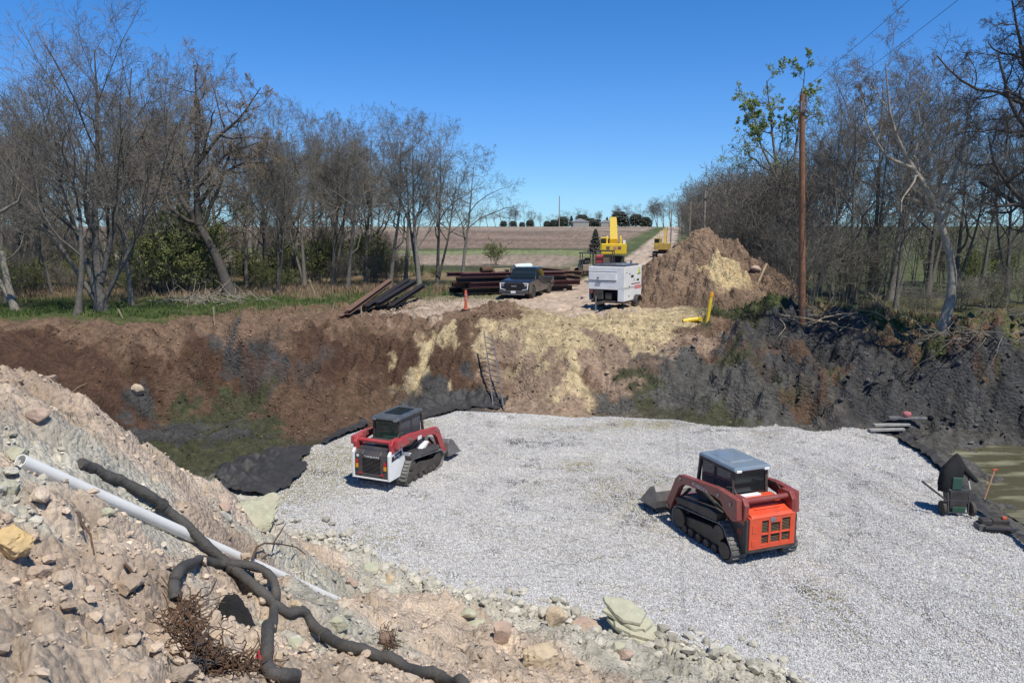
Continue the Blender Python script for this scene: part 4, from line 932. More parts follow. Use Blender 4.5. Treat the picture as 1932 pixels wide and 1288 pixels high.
        q = MB(); q.box((0, y0 - .004, zt - .085), (.13, .012, .11)); q.build('emblem', M_BLUEG, door, bevel=.006)
        hd = MB(); hd.prism([(-1.36, 1.165), (-1.30, 1.21), (-1.18, 1.23), (-.75, 1.40), (-.6, 1.40), (-.6, 1.1), (-1.36, 1.12)], -.52, .52); hood = hd.build('engine_hood', M_ORANGE, root, bevel=.015)
        for k in range(5):
            q = MB(); q.box((.02, -1.14 + k * .085, 1.262 + k * .0336), (.66, .035, .022), Matrix.Rotation(R(21), 3, 'X')); q.build('louvre', M_ORANGE, hood, bevel=.004)
        q = MB(); q.box((-.14, -.70, 1.42), (.6, .12, .05)); q.build('hood_rail', M_LAMP, hood, bevel=.01)
        cw = MB(); cw.box((0, -1.14, .36), (1.24, .42, .09)); cw.build('counterweight', M_BLACK, root, bevel=.02)
        for s in (-1, 1):
            p = MB(); p.prism([(-1.34,.34),(-1.34,1.12),(-.86,1.12),(-.72,.98),(-.84,.62),(-1.0,.34)], s * .585, s * .64); p.build('side_panel', M_DARKPLAS, root, bevel=.012)
            q = MB(); q.box((s * .643, -1.12, .78), (.012, .14, .14)); q.build('side_decal', M_ARMRED, root, bevel=.004)
    # ---- arms
    for s in (-1, 1):
        x0, x1 = (s * .66, s * .80)
        p = MB(); p.prism([(-1.18,1.58),(-.55,1.62),(.70,1.47),(.98,1.42),(1.12,1.28),(1.50,.46),(1.44,.34),(1.30,.36),(.95,1.08),(.80,1.22),(.62,1.26),(-.35,1.38),(-.62,1.34)] + ([(-.85,1.32),(-1.05,1.30),(-1.20,1.34)] if a else [(-.85,1.10),(-1.05,1.02),(-1.22,1.08)]), x0, x1)
        arm = p.build('lift_arm', arm_m, root, bevel=.018)
        for y, z in ((-.98, 1.40), (.92, 1.32), (-.55, 1.46), (1.40, .42)):
            q = MB(); q.lathe([(.015, 0), (.05, 0), (.05, s * .02), (.03, s * .026), (.015, s * .026)], (x1, y, z), 'x', 12); q.build('pivot_pin', M_STEEL, arm, smooth=35)
        if a:
            q = MB(); q.box((x1, -.05, 1.37), (.012, .20, .12)); q.build('arm_decal', M_DECALW, arm)
        else:
            text_mesh('lettering', 'KUBOTA', .12, M_DECALW, arm, (x1 + s * .003, .12, 1.395), (R(90), R(6) * -s if False else 0, R(90) * s), 1.25)
        p = MB(); p.prism([(-1.26,.98 + .2 * a),(-.92,.98 + .2 * a),(-.80,1.50),(-.92,1.60),(-1.18,1.60),(-1.28,1.45)], s * .54, s * .66); p.build('arm_tower', arm_m, root, bevel=.02)
        p = MB(); p.cyl((s * .60, -.55, .98), (s * .60, .28, 1.24), .045, n=12); cy = p.build('hydraulic_cylinder', M_BLACK, root, smooth=40)
        q = MB(); q.cyl((s * .60, .28, 1.24), (s * .60, .62, 1.345), .022, n=10); q.build('rod', M_CHROME, cy, smooth=40)
        p = MB(); p.cyl((s * .50, .95, 1.0), (s * .50, 1.38, .55), .04, n=12); p.build('tilt_cylinder', M_BLACK, root, smooth=40)
        p = MB(); p.tube([(s * .57, -.9, 1.52), (s * .55, -.75, 1.66), (s * .56, -.55, 1.63), (s * .60, -.40, 1.45)], .018, 8); p.build('hose', M_BLACK, root, smooth=60)
    q = MB(); q.cyl((-.66, -1.10, 1.48), (.66, -1.10, 1.48), .065, n=14); q.build('cross_tube', arm_m, root, smooth=40)
    q = MB(); q.box((0, 1.34, .62), (1.34, .10, .16)); q.build('front_crossbar', arm_m, root, bevel=.02)
    # ---- cab
    zf, zr = 1.00, 2.02
    cb = MB(); yb, yf = -.58, .74
    for s in (-1, 1):
        cb.bar((s * .44, yb, zf), (s * .43, yb + .06, zr), .07, .07); cb.bar((s * .44, yf, zf), (s * .43, yf - .10, zr), .07, .07); cb.bar((s * .44, .10, zf), (s * .43, .10, zr), .05, .05)
        cb.bar((s * .44, yb, zf + .36), (s * .44, yf, zf + .30), .05, .05); cb.bar((s * .43, yb, zr - .05), (s * .43, yf - .1, zr - .05), .06, .06)
    cb.box((0, (yb + yf) / 2, zf + .12), (.90, yf - yb, .36)); cb.box((0, yb + .05, zr - .06), (.86, .06, .08)); cb.box((0, yb + .0, zf + .36), (.86, .05, .06)); cb.box((0, yf - .1, zr - .06), (.86, .06, .08))
    cab = cb.build('cab', M_BLACK, root, bevel=.01)
    q = MB(); q.box((0, .02, zr + .035), (.96, 1.36, .09), taper=(.94, .95)); q.build('roof', M_ROOF if not a else M_ROOF2, cab, bevel=.025, seg=3)
    q = MB(); q.box((0, .12, zr + .085), (.62, .8, .03), taper=(.9, .9)); q.build('roof_hatch', M_ROOF if not a else M_GLASS, cab, bevel=.01)
    q = MB(); q.bar((0, yb + .01, zf + .40), (0, yb + .05, zr - .1), .76, .012); q.build('rear_window', M_GREENGLASS if a else M_GLASS, cab)
    for s in (-1, 1):
        q = MB(); q.box((s * .418, -.20, 1.66), (.012, .52, .56)); q.build('side_window', M_GLASS, cab); q = MB(); q.box((s * .418, .37, 1.66), (.012, .46, .56)); q.build('side_window', M_GLASS, cab)
        for k in range(9):
            q = MB(); q.bar((s * .432, -.48, 1.42 + k * .062), (s * .432, .58, 1.40 + k * .062), .008, .014); q.build('guard_bar', M_BLUEG, cab)
    q = MB(); q.box((0, -.1, 1.4), (.5, .5, .1)); q.box((0, -.3, 1.65), (.48, .12, .5)); q.build('seat', M_BLACK, cab, bevel=.03)
    for s in (-1, 1):
        q = MB(); q.box((s * .36, yb - .05, zr - .01), (.13, .07, .06)); q.build('work_light', M_LAMP if not a else M_BLUEG, cab, bevel=.01)
    # ---- bucket
    dz = .20 if not a else .16
    bk = MB(); W2 = .86 if a else .93; yo = 0 if a else .20; dz -= 0 if a else .06
    prof = [(1.50,.10),(1.46,.30),(1.50,.55),(1.58,.68),(1.61,.66),(1.54,.54),(1.50,.31),(1.54,.13),(2.22,.06),(2.22,.03),(1.56,.06)]
    bk.prism([(y + yo, z + dz) for y, z in prof], -W2, W2)
    for s in (-1, 1): bk.prism([(1.50 + yo,.08 + dz),(1.46 + yo,.30 + dz),(1.50 + yo,.56 + dz),(1.58 + yo,.69 + dz),(1.78 + yo,.60 + dz),(2.22 + yo,.10 + dz),(2.22 + yo,.03 + dz)], s * W2, s * (W2 + .025))
    bk.box((0, 1.46 + yo / 2, .36 + dz), (.9, .08 + yo, .3)); bucket = bk.build('bucket', M_STEEL, root, bevel=.006)
    q = MB(); q.box((0, 2.24 + yo, .045 + dz), (2 * W2 + .05, .14, .025)); q.build('cutting_edge', M_STEEL, bucket)
    return root
p = hit(752, 895); track_loader('track_loader', (p.x, p.y, p.z - .02), -R(23), (1.0, 1.08, .95), 'red, white and charcoal track loader with tail lights and raised slatted rear door', 'a')
p = hit(1379, 1013); track_loader('track_loader', (p.x, p.y, p.z - .02), R(20), (1.08, 1.08, .97), 'orange red track loader with a blue grey cab roof and six rear grille openings', 'b')

# ---------------------------------------------------------------- wheels
def wheel(root, c, r, w, tyre=M_TYRE, rimm=M_STEEL, name='wheel', rimr=.6):
    q = MB(); q.lathe([(r * rimr, -w / 2), (r * .93, -w / 2), (r, -w * .38), (r, w * .38), (r * .93, w / 2), (r * rimr, w / 2)], c, 'x', 24)
    t = q.build(name, tyre, root, smooth=35)
    q = MB(); q.lathe([(.02, -w * .35), (r * rimr, -w * .45), (r * rimr, w * .45), (r * rimr * .8, w * .42), (r * rimr * .6, w * .25), (r * .2, w * .3), (.02, w * .3)], c, 'x', 24)
    q.build('rim', rimm, t, smooth=35); return t

def pickup(loc, rz, label):
    root = empty('pickup_truck', loc, rz, label, 'pickup truck')
    def arch(yc, r=.52, z0=.42): return [(yc - r * math.cos(t), .40 + r * math.sin(t)) for t in np.linspace(.1, math.pi - .1, 9)]
    prof = [(-2.92,.62),(-2.92,1.18)] + [(-.95,1.20),(-.9,1.26),(1.02,1.22),(1.35,1.21),(2.35,1.15),(2.62,1.08),(2.72,.98),(2.74,.55),(2.62,.36)] + [(a, b) for a, b in arch(1.88)][::-1] + [(1.2,.40),(-1.15,.42)] + [(a, b) for a, b in arch(-1.78)][::-1]
    b = MB(); 
    for x0, x1 in ((-1.0, -.93), (.93, 1.0)): b.prism(prof, x0, x1)
    b.prism([(1.0,.6),(1.0,1.20),(1.35,1.25),(2.35,1.19),(2.62,1.10),(2.72,.98),(2.72,.55),(2.6,.5)], -.93, .93); b.box((0, -1.0, .62), (1.86, 3.9, .3)); b.box((0, -2.9, .9), (1.86, .05, .55)); b.box((0, -.93, .9), (1.86, .06, .65))
    body = b.build('body', M_PICK, root, bevel=.035, smooth=40, seg=3)
    g = MB(); lo = [(-.96,-.86),( .96,-.86),(.94,1.12),(-.94,1.12)]; hi = [(-.80,-.68),(.80,-.68),(.76,.38),(-.76,.38)]
    g.loft([[(x, y, 1.22) for x, y in lo], [(x * .97, y, 1.62 ) for x, y in [(-.88,-.78),(.88,-.78),(.86,.72),(-.86,.72)]], [(x, y, 1.88) for x, y in hi], [(x * .9, y * .9, 1.93) for x, y in hi]])
    cab = g.build('cab', M_PICK, root, bevel=.04, smooth=35, seg=3)
    q = MB(); q.add([(-.84,1.075,1.285),(.84,1.075,1.285),(.71,.435,1.845),(-.71,.435,1.845)], [(0,1,2,3)]); q.add([(-.84,1.09,1.29),(.84,1.09,1.29),(.71,.45,1.85),(-.71,.45,1.85)], [(0,1,2,3)]); q.build('windscreen', M_GLASS, cab)
    for s in (-1, 1):
        for y0, y1, y2, y3 in ((.84,.06,.06,.50),(.0,-.74,-.66,.0)):
            q = MB(); q.add([(s*.958,y0,1.30),(s*.958,y1,1.30),(s*.815,y2,1.80),(s*.815,y3,1.80)], [(0,1,2,3)]); q.build('side_window', M_GLASS, cab)
        q = MB(); q.box((s * 1.10, .82, 1.30), (.20, .10, .22)); q.build('mirror', M_BLACK, cab, bevel=.03)
        q = MB(); q.box((s * 1.004, .45, .82), (.012, .012, .7)); q.build('door_seam', M_INT, body); q = MB(); q.box((s * 1.006, .02, 1.08), (.03, .16, .035)); q.build('handle', M_CHROME, body, bevel=.006)
        # head lamp: bright bracket around the corner of the grille
        q = MB(); q.bar((s * .93, 2.735, 1.03), (s * .62, 2.765, 1.045), .05, .045); q.bar((s * .92, 2.735, 1.05), (s * .88, 2.765, .66), .05, .055); q.bar((s * .90, 2.75, .67), (s * .55, 2.775, .62), .04, .03); hl = q.build('headlight', M_LAMP, body, bevel=.008)
        q = MB(); q.box((s * .78, 2.74, .93), (.22, .03, .14)); q.build('lens', M_CHROME, hl, bevel=.01)
        for yc in (1.88, -1.78): wheel(root, (s * .90, yc, .40), .40, .26, rimm=M_CHROME)
    q = MB(); q.box((0, 2.745, .84), (1.24, .04, .40)); gr = q.build('grille', M_INT, body, bevel=.02)
    for k in range(5): q = MB(); q.box((0, 2.77, .69 + k * .075), (1.14, .02, .018)); q.build('bar', M_DARKPLAS, gr)
    q = MB(); q.box((0, 2.775, .86), (.34, .015, .09)); q.build('emblem', M_BLUEG, gr)
    q = MB(); q.box((0, 2.79, .48), (1.92, .22, .22)); bp = q.build('bumper', M_DARKPLAS, root, bevel=.05, seg=3)
    q = MB(); q.box((0, 2.905, .50), (.31, .012, .15)); q.build('licence_plate', M_DECALW, bp)
    q = MB(); q.box((0, 2.86, .35), (1.5, .1, .06)); q.build('skid_strip', M_STEEL, bp, bevel=.01)
    return root
x, y = at(995, 49.0); pickup((x, y, h1(x, y) + .0), R(180 - 19), 'dark graphite pickup truck parked nose towards the pit beside the steel beams')

def compressor(loc, rz):
    root = empty('towable_generator', loc, rz, 'white towable generator with a lime triangle decal and an open black bay', 'generator')
    W, L, z0, z1 = 2.05, 2.7, .55, 2.36
    c = MB(); c.box((0, 0, (z0 + z1) / 2 + .3), (W, L, z1 - z0 - .6)); c.box((W / 2 - .02, 0, .92), (.04, L, .76)); c.box((-W / 2 + .02, 0, .92), (.04, L, .76)); c.box((0, L / 2 - .02, .92), (W - .08, .04, .76)); c.box((W * .5 - .2, -L / 2 + .02, .92), (.32, .04, .76))
    h = c.build('housing', M_WHITE, root, bevel=.03)
    q = MB(); q.box((-.17, -.9, .97), (1.55, .05, .68)); q.build('bay_back', M_INT, h)
    q = MB(); q.box((-.45, -1.15, .86), (.55, .4, .5)); q.box((.1, -1.12, .8), (.35, .3, .36)); q.build('engine', M_BLACK, h, bevel=.03)
    q = MB(); q.box((-.86, -1.2, 1.03), (.18, .3, .2)); q.build('fuel_cap_box', M_ARMRED, h, bevel=.02)
    for zz in (2.08, 1.62): q = MB(); q.box((-.2, -L / 2 - .006, zz), (1.58, .016, .03)); q.build('hatch_seam', M_DARKPLAS, h)
    q = MB(); q.box((-.2, -L / 2 - .02, 1.85), (1.56, .04, .42)); q.build('hatch', M_WHITE, h, bevel=.02)
    q = MB(); q.box((-.45, -L / 2 - .05, 1.78), (.1, .03, .05)); q.build('latch', M_BLACK, h); q = MB(); q.box((-.45, -L / 2 - .03, 1.5), (.3, .03, .03)); q.build('handle', M_BLACK, h)
    q = MB(); q.box((0, .1, z1 + .05), (W - .25, L - .5, .10)); q.build('lid', M_BLUESTRIP, h, bevel=.03)
    q = MB(); q.cyl((.6, .8, z1 + .05), (.6, .8, z1 + .28), .06, n=12); q.build('exhaust', M_STEEL, h, smooth=40)
    xr = W / 2 + .004
    q = MB(); q.prism([(.70,1.95),(1.12,1.95),(.91,2.33)], xr, xr + .004); q.build('warning_decal', M_DECALG, h)
    q = MB(); q.box((xr, .75, 1.22), (.008, 1.0, .2)); q.build('stripe_decal', M_DECALR, h); q = MB(); q.box((xr + .001, .4, 1.42), (.008, 1.4, .05)); q.build('stripe_decal', M_ARMRED, h)
    for y, z, a, b_ in ((-.15,1.83,.40,.13),(-.55,1.98,.14,.06),(.15,1.62,.07,.12),(-.55,1.3,.16,.05),(.75,1.6,.36,.1),(.9,1.92,.5,.03),(-1.0,2.05,.12,.04),(-.62,.8,.16,.06)):
        q = MB(); q.box((xr, y, z), (.008, a, b_)); q.build('decal', M_DECALK, h)
    q = MB(); q.box((0, 0, .50), (W - .3, L - .1, .12)); q.bar((0, -L / 2, .5), (0, -L / 2 - 1.2, .5), .12, .12); q.build('trailer_frame', M_BLACK, root, bevel=.02)
    q = MB(); q.cyl((-.55, -L / 2 - .05, 0.02), (-.55, -L / 2 - .05, .8), .045, n=10); q.box((-.55, -L / 2 - .05, .02), (.25, .25, .04)); q.build('jack', M_STEEL, root, smooth=40)
    for s in (-1, 1): wheel(root, (s * (W / 2 - .02), .45, .34), .34, .22, rimm=M_LAMP)
    for s in (-1, 1):
        q = MB(); q.loft([[(s * (W / 2 + .0), .45 + r_ * math.cos(t), .36 + r_ * math.sin(t)) for r_ in (.42, .45)] + [(s * (W / 2 + .24), .45 + r_ * math.cos(t), .36 + r_ * math.sin(t)) for r_ in (.45, .42)] for t in np.linspace(.2, 2.94, 9)]); q.build('mudguard', M_BLACK, root)
    q = MB(); q.box((0, L / 2 + .08, 1.3), (W - .3, .12, 1.7)); q.build('radiator_panel', M_DARKPLAS, root, bevel=.02)
    return root
x, y = at(1158, 40.7); compressor((x + .05, y, h1(x, y) - .05), R(-29))

def crane(loc, rz):
    root = empty('mobile_crane', loc, rz, 'yellow mobile crane on black tyres with its boom raised above the white generator', 'crane')
    q = MB(); q.box((0, 0, 1.45), (1.7, 6.0, .6)); q.box((0, -2.6, 1.3), (2.3, .8, .7)); q.box((0, 2.6, 1.3), (2.3, .8, .7)); q.build('chassis', M_BLACK, root, bevel=.05)
    for s in (-1, 1):
        for y in (-1.8, 1.8): wheel(root, (s * 1.05, y, .78), .78, .6, rimm=M_BLACK)
    q = MB(); q.cyl((0, -.3, 1.75), (0, -.3, 2.25), .9, n=24); q.build('turntable', M_BLACK, root, smooth=40)
    q = MB(); q.box((0, -.5, 2.75), (1.7, 2.4, .62)); q.box((0, -1.75, 2.85), (2.0, .6, .85)); q.prism([(-1.5,2.9),(-1.5,3.7),(-.6,3.9),(.2,3.1),(.2,2.9)], -.62, -.46); q.prism([(-1.5,2.9),(-1.5,3.7),(-.6,3.9),(.2,3.1),(.2,2.9)], .46, .62); up = q.build('upper_works', M_YELLOW, root, bevel=.06)
    for x in (-.45, .1, .45): q = MB(); q.box((x, -2.06, 2.95), (.26, .02, .22)); q.build('decal', M_DECALR if x == .1 else M_SLAT, up)
    q = MB(); q.box((-.7, .6, 3.2), (.75, 1.3, 1.1)); cab = q.build('operator_cab', M_YELLOW, root, bevel=.05); q = MB(); q.box((-.7, 1.26, 3.35), (.62, .02, .6)); q.build('window', M_GLASS, cab); q = MB(); q.box((-.7, -.06, 3.35), (.62, .02, .6)); q.build('window', M_GLASS, cab)
    q = MB(); q.box((.82, -1.5, 3.4), (.2, .3, .25)); q.build('beacon', M_LAMP, root, bevel=.03)
    q = MB(); q.bar((0, -1.1, 3.35), (0, 5.6, 5.0), .62, .62); bm_ = q.build('boom', M_YELLOW, root, bevel=.03)
    q = MB(); q.bar((0, 5.0, 4.85), (0, 6.4, 5.2), .58, .55); q.build('boom_section', M_YELLOW, bm_, bevel=.02); q = MB(); q.box((0, 6.5, 5.22), (.62, .5, .45)); q.build('boom_head', M_BLACK, bm_, bevel=.03)
    for k in range(4): q = MB(); q.bar((.318, .3 + k * 1.25, 3.70 + k * .31), (.318, .42 + k * 1.25, 3.73 + k * .31), .02, .12); q.build('pad', M_BLACK, bm_)
    q = MB(); q.cyl((0, .5, 2.7), (0, 2.6, 4.0), .16, n=12); q.build('lift_cylinder', M_STEEL, root, smooth=40)
    return root
x, y = at(1156, 61); crane((x, y, h1(x, y)), R(-7))

def power_pack(loc, rz):
    root = empty('power_pack', loc, rz, 'red engine power pack on a black skid right behind the white generator', 'power pack')
    q = MB(); q.box((0, 0, .9), (1.25, 1.6, .16)); 
    for s in (-1, 1):
        for t in (-1, 1): q.bar((s * .56, t * .72, 0), (s * .56, t * .72, .85), .1, .1)
    for s in (-1, 1):
        for t in (-1, 1): q.bar((s * .58, t * .74, .95), (s * .58, t * .74, 2.72), .06, .06)
    for s in (-1, 1): q.bar((s * .58, -.74, 2.70), (s * .58, .74, 2.70), .06, .06); q.bar((-.58, s * .74, 2.70), (.58, s * .74, 2.70), .06, .06)
    q.build('frame', M_BLACK, root, bevel=.01)
    q = MB(); q.box((.25, 0, 1.45), (.62, 1.2, .9)); q.box((-.2, -.1, 2.2), (.55, .9, .5)); q.build('engine_cover', M_RED, root, bevel=.05)
    q = MB(); q.box((.26, -.61, 2.2), (.5, .04, .55)); q.build('radiator', M_SLAT, root, bevel=.01)
    q = MB(); q.cyl((-.15, -.66, 1.2), (-.15, -.66, 1.75), .09, n=12); q.build('filter', M_LAMP, root, smooth=40)
    q = MB(); q.box((-.42, -.4, 1.4), (.3, .6, .7)); q.build('tank', M_BLACK, root, bevel=.04)
x, y = at(1138, 47.0); power_pack((x, y, h1(x, y) + .25), R(-12))

def dozer(loc, rz):
    root = empty('small_dozer', loc, rz, 'dusty tan compact dozer with a four post canopy left of the yellow crane', 'dozer')
    for s in (-1, 1): rubber_track(root, s, M_TYRE)
    q = MB(); q.box((0, .1, .8), (.95, 2.2, .6)); q.prism([(.1,1.05),(1.2,1.0),(1.2,1.45),(.1,1.55)], -.4, .4); q.build('body', M_TAN, root, bevel=.04)
    cn = MB()
    for s in (-1, 1):
        for y in (-.9, .1): cn.bar((s * .5, y, 1.0), (s * .5, y, 2.15), .07, .07)
    cn.box((0, -.4, 2.2), (1.25, 1.4, .08)); cn.build('canopy', M_BLACK, root, bevel=.01)
    q = MB(); q.box((0, -.5, 1.25), (.5, .5, .15)); q.box((0, -.72, 1.5), (.5, .1, .45)); q.build('seat', M_BLACK, root, bevel=.03)
    q = MB(); q.prism([(1.55,.05),(1.5,.4),(1.58,.78),(1.64,.78),(1.57,.4),(1.62,.05)], -1.15, 1.15); bl = q.build('blade', M_TAN, root, bevel=.01)
    q = MB(); q.bar((-.5, .4, .4), (-.5, 1.5, .35), .1, .1); q.bar((.5, .4, .4), (.5, 1.5, .35), .1, .1); q.build('push_arm', M_TAN, root)
x, y = at(1104, 72); dozer((x, y, h1(x, y)), R(8))

def excavator(loc, rz, s):
    root = empty('excavator', loc, rz, 'yellow excavator with folded arm working on the dirt road past the dirt pile', 'excavator'); root.scale = (s,) * 3
    for k in (-1, 1): rubber_track(root, k * 1.0, M_BLACK, ((-1.5,.45,.35),(1.5,.45,.35)), 1.05, .55)
    q = MB(); q.box((0, 0, .7), (1.6, 1.8, .4)); q.cyl((0, 0, .85), (0, 0, 1.1), .6, n=20); q.build('undercarriage', M_BLACK, root, bevel=.03)
    q = MB(); q.box((.1, -.6, 1.55), (2.3, 2.6, .9)); q.box((.1, -1.75, 1.6), (2.4, .5, 1.0)); q.build('house', M_YELLOW2, root, bevel=.08)
    q = MB(); q.box((-.7, .5, 2.0), (.95, 1.5, 1.6)); cab = q.build('cab', M_YELLOW2, root, bevel=.08)
    for yy in (-.26, 1.26): q = MB(); q.box((-.7, yy, 2.3), (.8, .03, .8)); q.build('window', M_GLASS, cab)
    for xx in (-1.19, -.21): q = MB(); q.box((xx, .5, 2.3), (.03, 1.2, .8)); q.build('window', M_GLASS, cab)
    q = MB(); q.bar((.35, .5, 1.9), (.35, 1.6, 4.2), .34, .5); q.bar((.35, 1.5, 4.1), (.35, 3.4, 4.3), .32, .42); q.build('boom', M_YELLOW2, root, bevel=.04)
    q = MB(); q.bar((.35, 3.3, 4.4), (.35, 2.9, 1.8), .28, .36); st = q.build('stick', M_YELLOW2, root, bevel=.04)
    q = MB(); q.prism([(2.5,1.7),(3.2,1.7),(3.3,1.1),(2.9,.6),(2.3,.8)], -.1, .8); q.build('bucket', M_BLACK, root, bevel=.03)
    q = MB(); q.bar((-.3,-1.9,2.0),(-.3,-1.9,3.9),.08,.08); q.bar((.6,-1.9,2.0),(.6,-1.9,3.9),.08,.08); q.bar((-.3,-1.9,3.9),(.6,-1.9,3.9),.08,.08); q.bar((-.3,-1.9,3.0),(.6,-1.9,3.0),.06,.06); q.build('guard_frame', M_YELLOW, root)
x, y = at(1249, 112); excavator((x, y, h1(x, y)), R(-15), 1.0)

# ================================================================ dirt pile beside the road
def dirt_pile():
    cones = [(1318,47.5,4.35,5.6),(1262,46.2,2.5,3.4),(1290,45.2,2.6,3.6),(1385,46.0,3.1,3.6),(1440,45.2,2.1,3.0),(1352,43.8,2.7,3.4),(1400,43.0,1.3,2.4),(1240,44.0,1.5,2.6)]
    C = [(*at(px, D), h, r) for px, D, h, r in cones]
    xs = np.linspace(6.5, 19.5, 260); ys = np.linspace(38.8, 54, 230); X, Y = np.meshgrid(xs, ys); x, y = X.ravel(), Y.ravel()
    s = np.zeros_like(x)
    for cx, cy, h, r in C:
        d = np.hypot(x - cx, y - cy) * (1 + .12 * fbm(x * .7, y * .7, 3, 81)); s += np.maximum(0, h * (1 - d / r)) ** 5
    top = s ** .2
    c1, i1 = cells(x * 1.8, y * 1.8, 82); c2, i2 = cells(x * 4, y * 4, 83)
    det = hemi(c1, .6) * (i1 > .4) * .50 + hemi(c2, .55) * (i2 > .4) * .26 + .32 * fbm(x * 1.0, y * 1.0, 5, 84, .6)
    m = sstep(.02, .5, top)
    z = H(x, y) - .25 + top + det * m + .22 * m
    col = np.empty((len(x), 3)); col[:] = np.array((.20, .138, .095)); n = fbm(x * .9, y * .9, 4, 85)[:, None]
    col *= 1 + .5 * n
    sx, sy, _, _ = C[5]; w = 1 - sstep(.9, 1.3, np.hypot((x - sx - .15) * .85, (y - sy + .5) * .75) + .5 * fbm(x * 1.1, y * 1.1, 4, 86))[:, None]
    col = col * (1 - w) + np.array((.43, .335, .19)) * (1 + .2 * n) * w
    w = sstep(.6, 1.2, np.exp(-((x - C[1][0]) ** 2 + (y - C[1][1]) ** 2) / 2) + n[:, 0])[:, None] * .6; col = col * (1 - w) + np.array((.27, .20, .125)) * w
    keep = top > .01; idx = np.arange(len(x)).reshape(X.shape); Q = np.stack([idx[:-1, :-1], idx[:-1, 1:], idx[1:, 1:], idx[1:, :-1]], -1).reshape(-1, 4); Q = Q[keep[Q].any(1)]
    u, inv = np.unique(Q, return_inverse=True)
    o = mesh_np('dirt_pile', np.stack([x, y, z], 1)[u], [inv.reshape(Q.shape)], M_SOIL, smooth=True, col=np.clip(col[u], .01, .8))
    tag(o, 'tall heap of brown dirt with a pale tan sand spill, beside the road', 'dirt pile')
    return lambda px, py: None
dirt_pile()

# ================================================================ rocks and clods
def rock_mesh(seed, dims, cuts=9, sub=2, rough=.06):
    rng = np.random.default_rng(seed); bm = bmesh.new(); bmesh.ops.create_icosphere(bm, subdivisions=sub, radius=1)
    P = np.array([v.co[:] for v in bm.verts]); F = np.array([[v.index for v in f.verts] for f in bm.faces]); bm.free()
    for k in range(cuts):
        n = rng.normal(0, 1, 3); n /= np.linalg.norm(n); d = rng.uniform(.50, .86); t = P @ n - d; P = P - np.maximum(t, 0)[:, None] * n
    P *= 1 + rng.normal(0, rough, (len(P), 1)) * .5
    if sub >= 3:
        P *= np.array([1 + .10 * mnoise.noise(Vector(q) * 2.2 + Vector((seed, 0, 0))) + .05 * mnoise.noise(Vector(q) * 6) + .03 * mnoise.noise(Vector(q) * 15) for q in P])[:, None]
    P = P / np.abs(P).max(0) * np.array(dims) / 2
    return P, F
def rockmat(name, c): return mat(name, c, .92, 0, .22, 9, .8, 22, spec=.25, dirt=.5, dirtcol=(.44, .34, .27))
M_ROCKY = rockmat('yellow_limestone', (.56, .40, .17)); M_ROCKG = rockmat('green_grey_shale', (.40, .42, .31)); M_ROCKT = rockmat('buff_limestone', (.50, .41, .28)); M_ROCKP = rockmat('pinkish_clay_block', (.42, .31, .25)); M_ROCKD = rockmat('brown_earth_block', (.17, .11, .075))
def pxm(p): return F_PX / (p.y * CP + (CAM_Z - p.z) * SP)          # photo pixels per metre at p
def rock(px, py, w, h, m, label, seed, depth=.8, rz=0.0, name='rock', sink=.3, tilt=(0, 0)):
    p = hit(px, py); k = pxm(p); d = (w / k, w / k * depth, h / k)
    P, F = rock_mesh(seed, d, 14, 4 if w > 45 else 3)
    o = mesh_np(name, P, [F], m, smooth=True, sharp=28)
    o.location = (p.x, p.y, p.z + d[2] * (.5 - sink)); o.rotation_euler = (tilt[0], tilt[1], rz); tag(o, label, 'rock'); return o
rock(22, 1030, 84, 62, M_ROCKY, 'large yellow limestone block at the left end of the clay heap', 1, .9, .3, tilt=(.55, .1))
rock(488, 985, 112, 40, M_ROCKG, 'big pale green shale slab leaning on the heap by the gravel edge', 2, .95, -.5, tilt=(.45, .35), sink=.15)
rock(1022, 1245, 78, 46, M_ROCKT, 'buff block with a yellow face standing in the clay below the layered slab', 3, .7, .2, tilt=(.2, 0))
rock(1046, 1172, 54, 48, M_ROCKT, 'yellowish upright block at the gravel edge left of the layered slab', 4, .6, 0)
rock(945, 1210, 40, 58, M_ROCKP, 'tall pinkish clay block with a dark hollow beside it', 5, .6, .4)
rock(898, 1180, 46, 20, M_ROCKG, 'thin green shale plate lying below the gravel edge, long side level', 6, .7, .3)
rock(880, 1160, 42, 18, M_ROCKG, 'upper of two thin green shale plates below the gravel edge', 7, .6, -.3)
rock(260, 742, 26, 26, M_ROCKT, 'pale lump of rock lying alone on the dark brown pit wall', 8, .8)
rock(424, 962, 24, 24, M_ROCKP, 'round pinkish clod on the heap left of the big green slab', 9, .9)
rock(72, 792, 44, 34, M_ROCKP, 'pale flat sided clay block near the crest of the heap', 10, .7, .5)
rock(30, 865, 52, 40, M_ROCKG, 'green shale lump at the left end of the white pipe', 11, .8)
rock(20, 930, 44, 40, M_ROCKG, 'green shale lump above the yellow limestone block', 12, .8, 1.0)
rock(664, 1102, 26, 24, M_ROCKP, 'small pinkish round clod just past the end of the white pipe', 13)
rock(700, 1078, 36, 24, M_ROCKG, 'green shale chunk between the pipe end and the gravel', 14, .8, .3)
rock(735, 1095, 28, 26, M_ROCKT, 'small tan stone touching a green chunk by the gravel edge', 15)
rock(500, 1195, 34, 44, M_ROCKG, 'green shale piece wedged between the black hose and the dark rag', 16, .7, .3)
rock(640, 1185, 50, 34, M_ROCKG, 'green shale chunk above the black hose near its dark root clump', 17, .8, .4)
rock(560, 1222, 44, 24, M_ROCKG, 'green shale piece lying under the black hose crossing', 18, .8)
rock(1165, 1222, 30, 18, M_ROCKG, 'small green stone directly below the layered slab', 19, .8)
rock(1180, 1240, 34, 26, M_ROCKP, 'pinkish stone in a hollow below the layered slab', 20, .8)
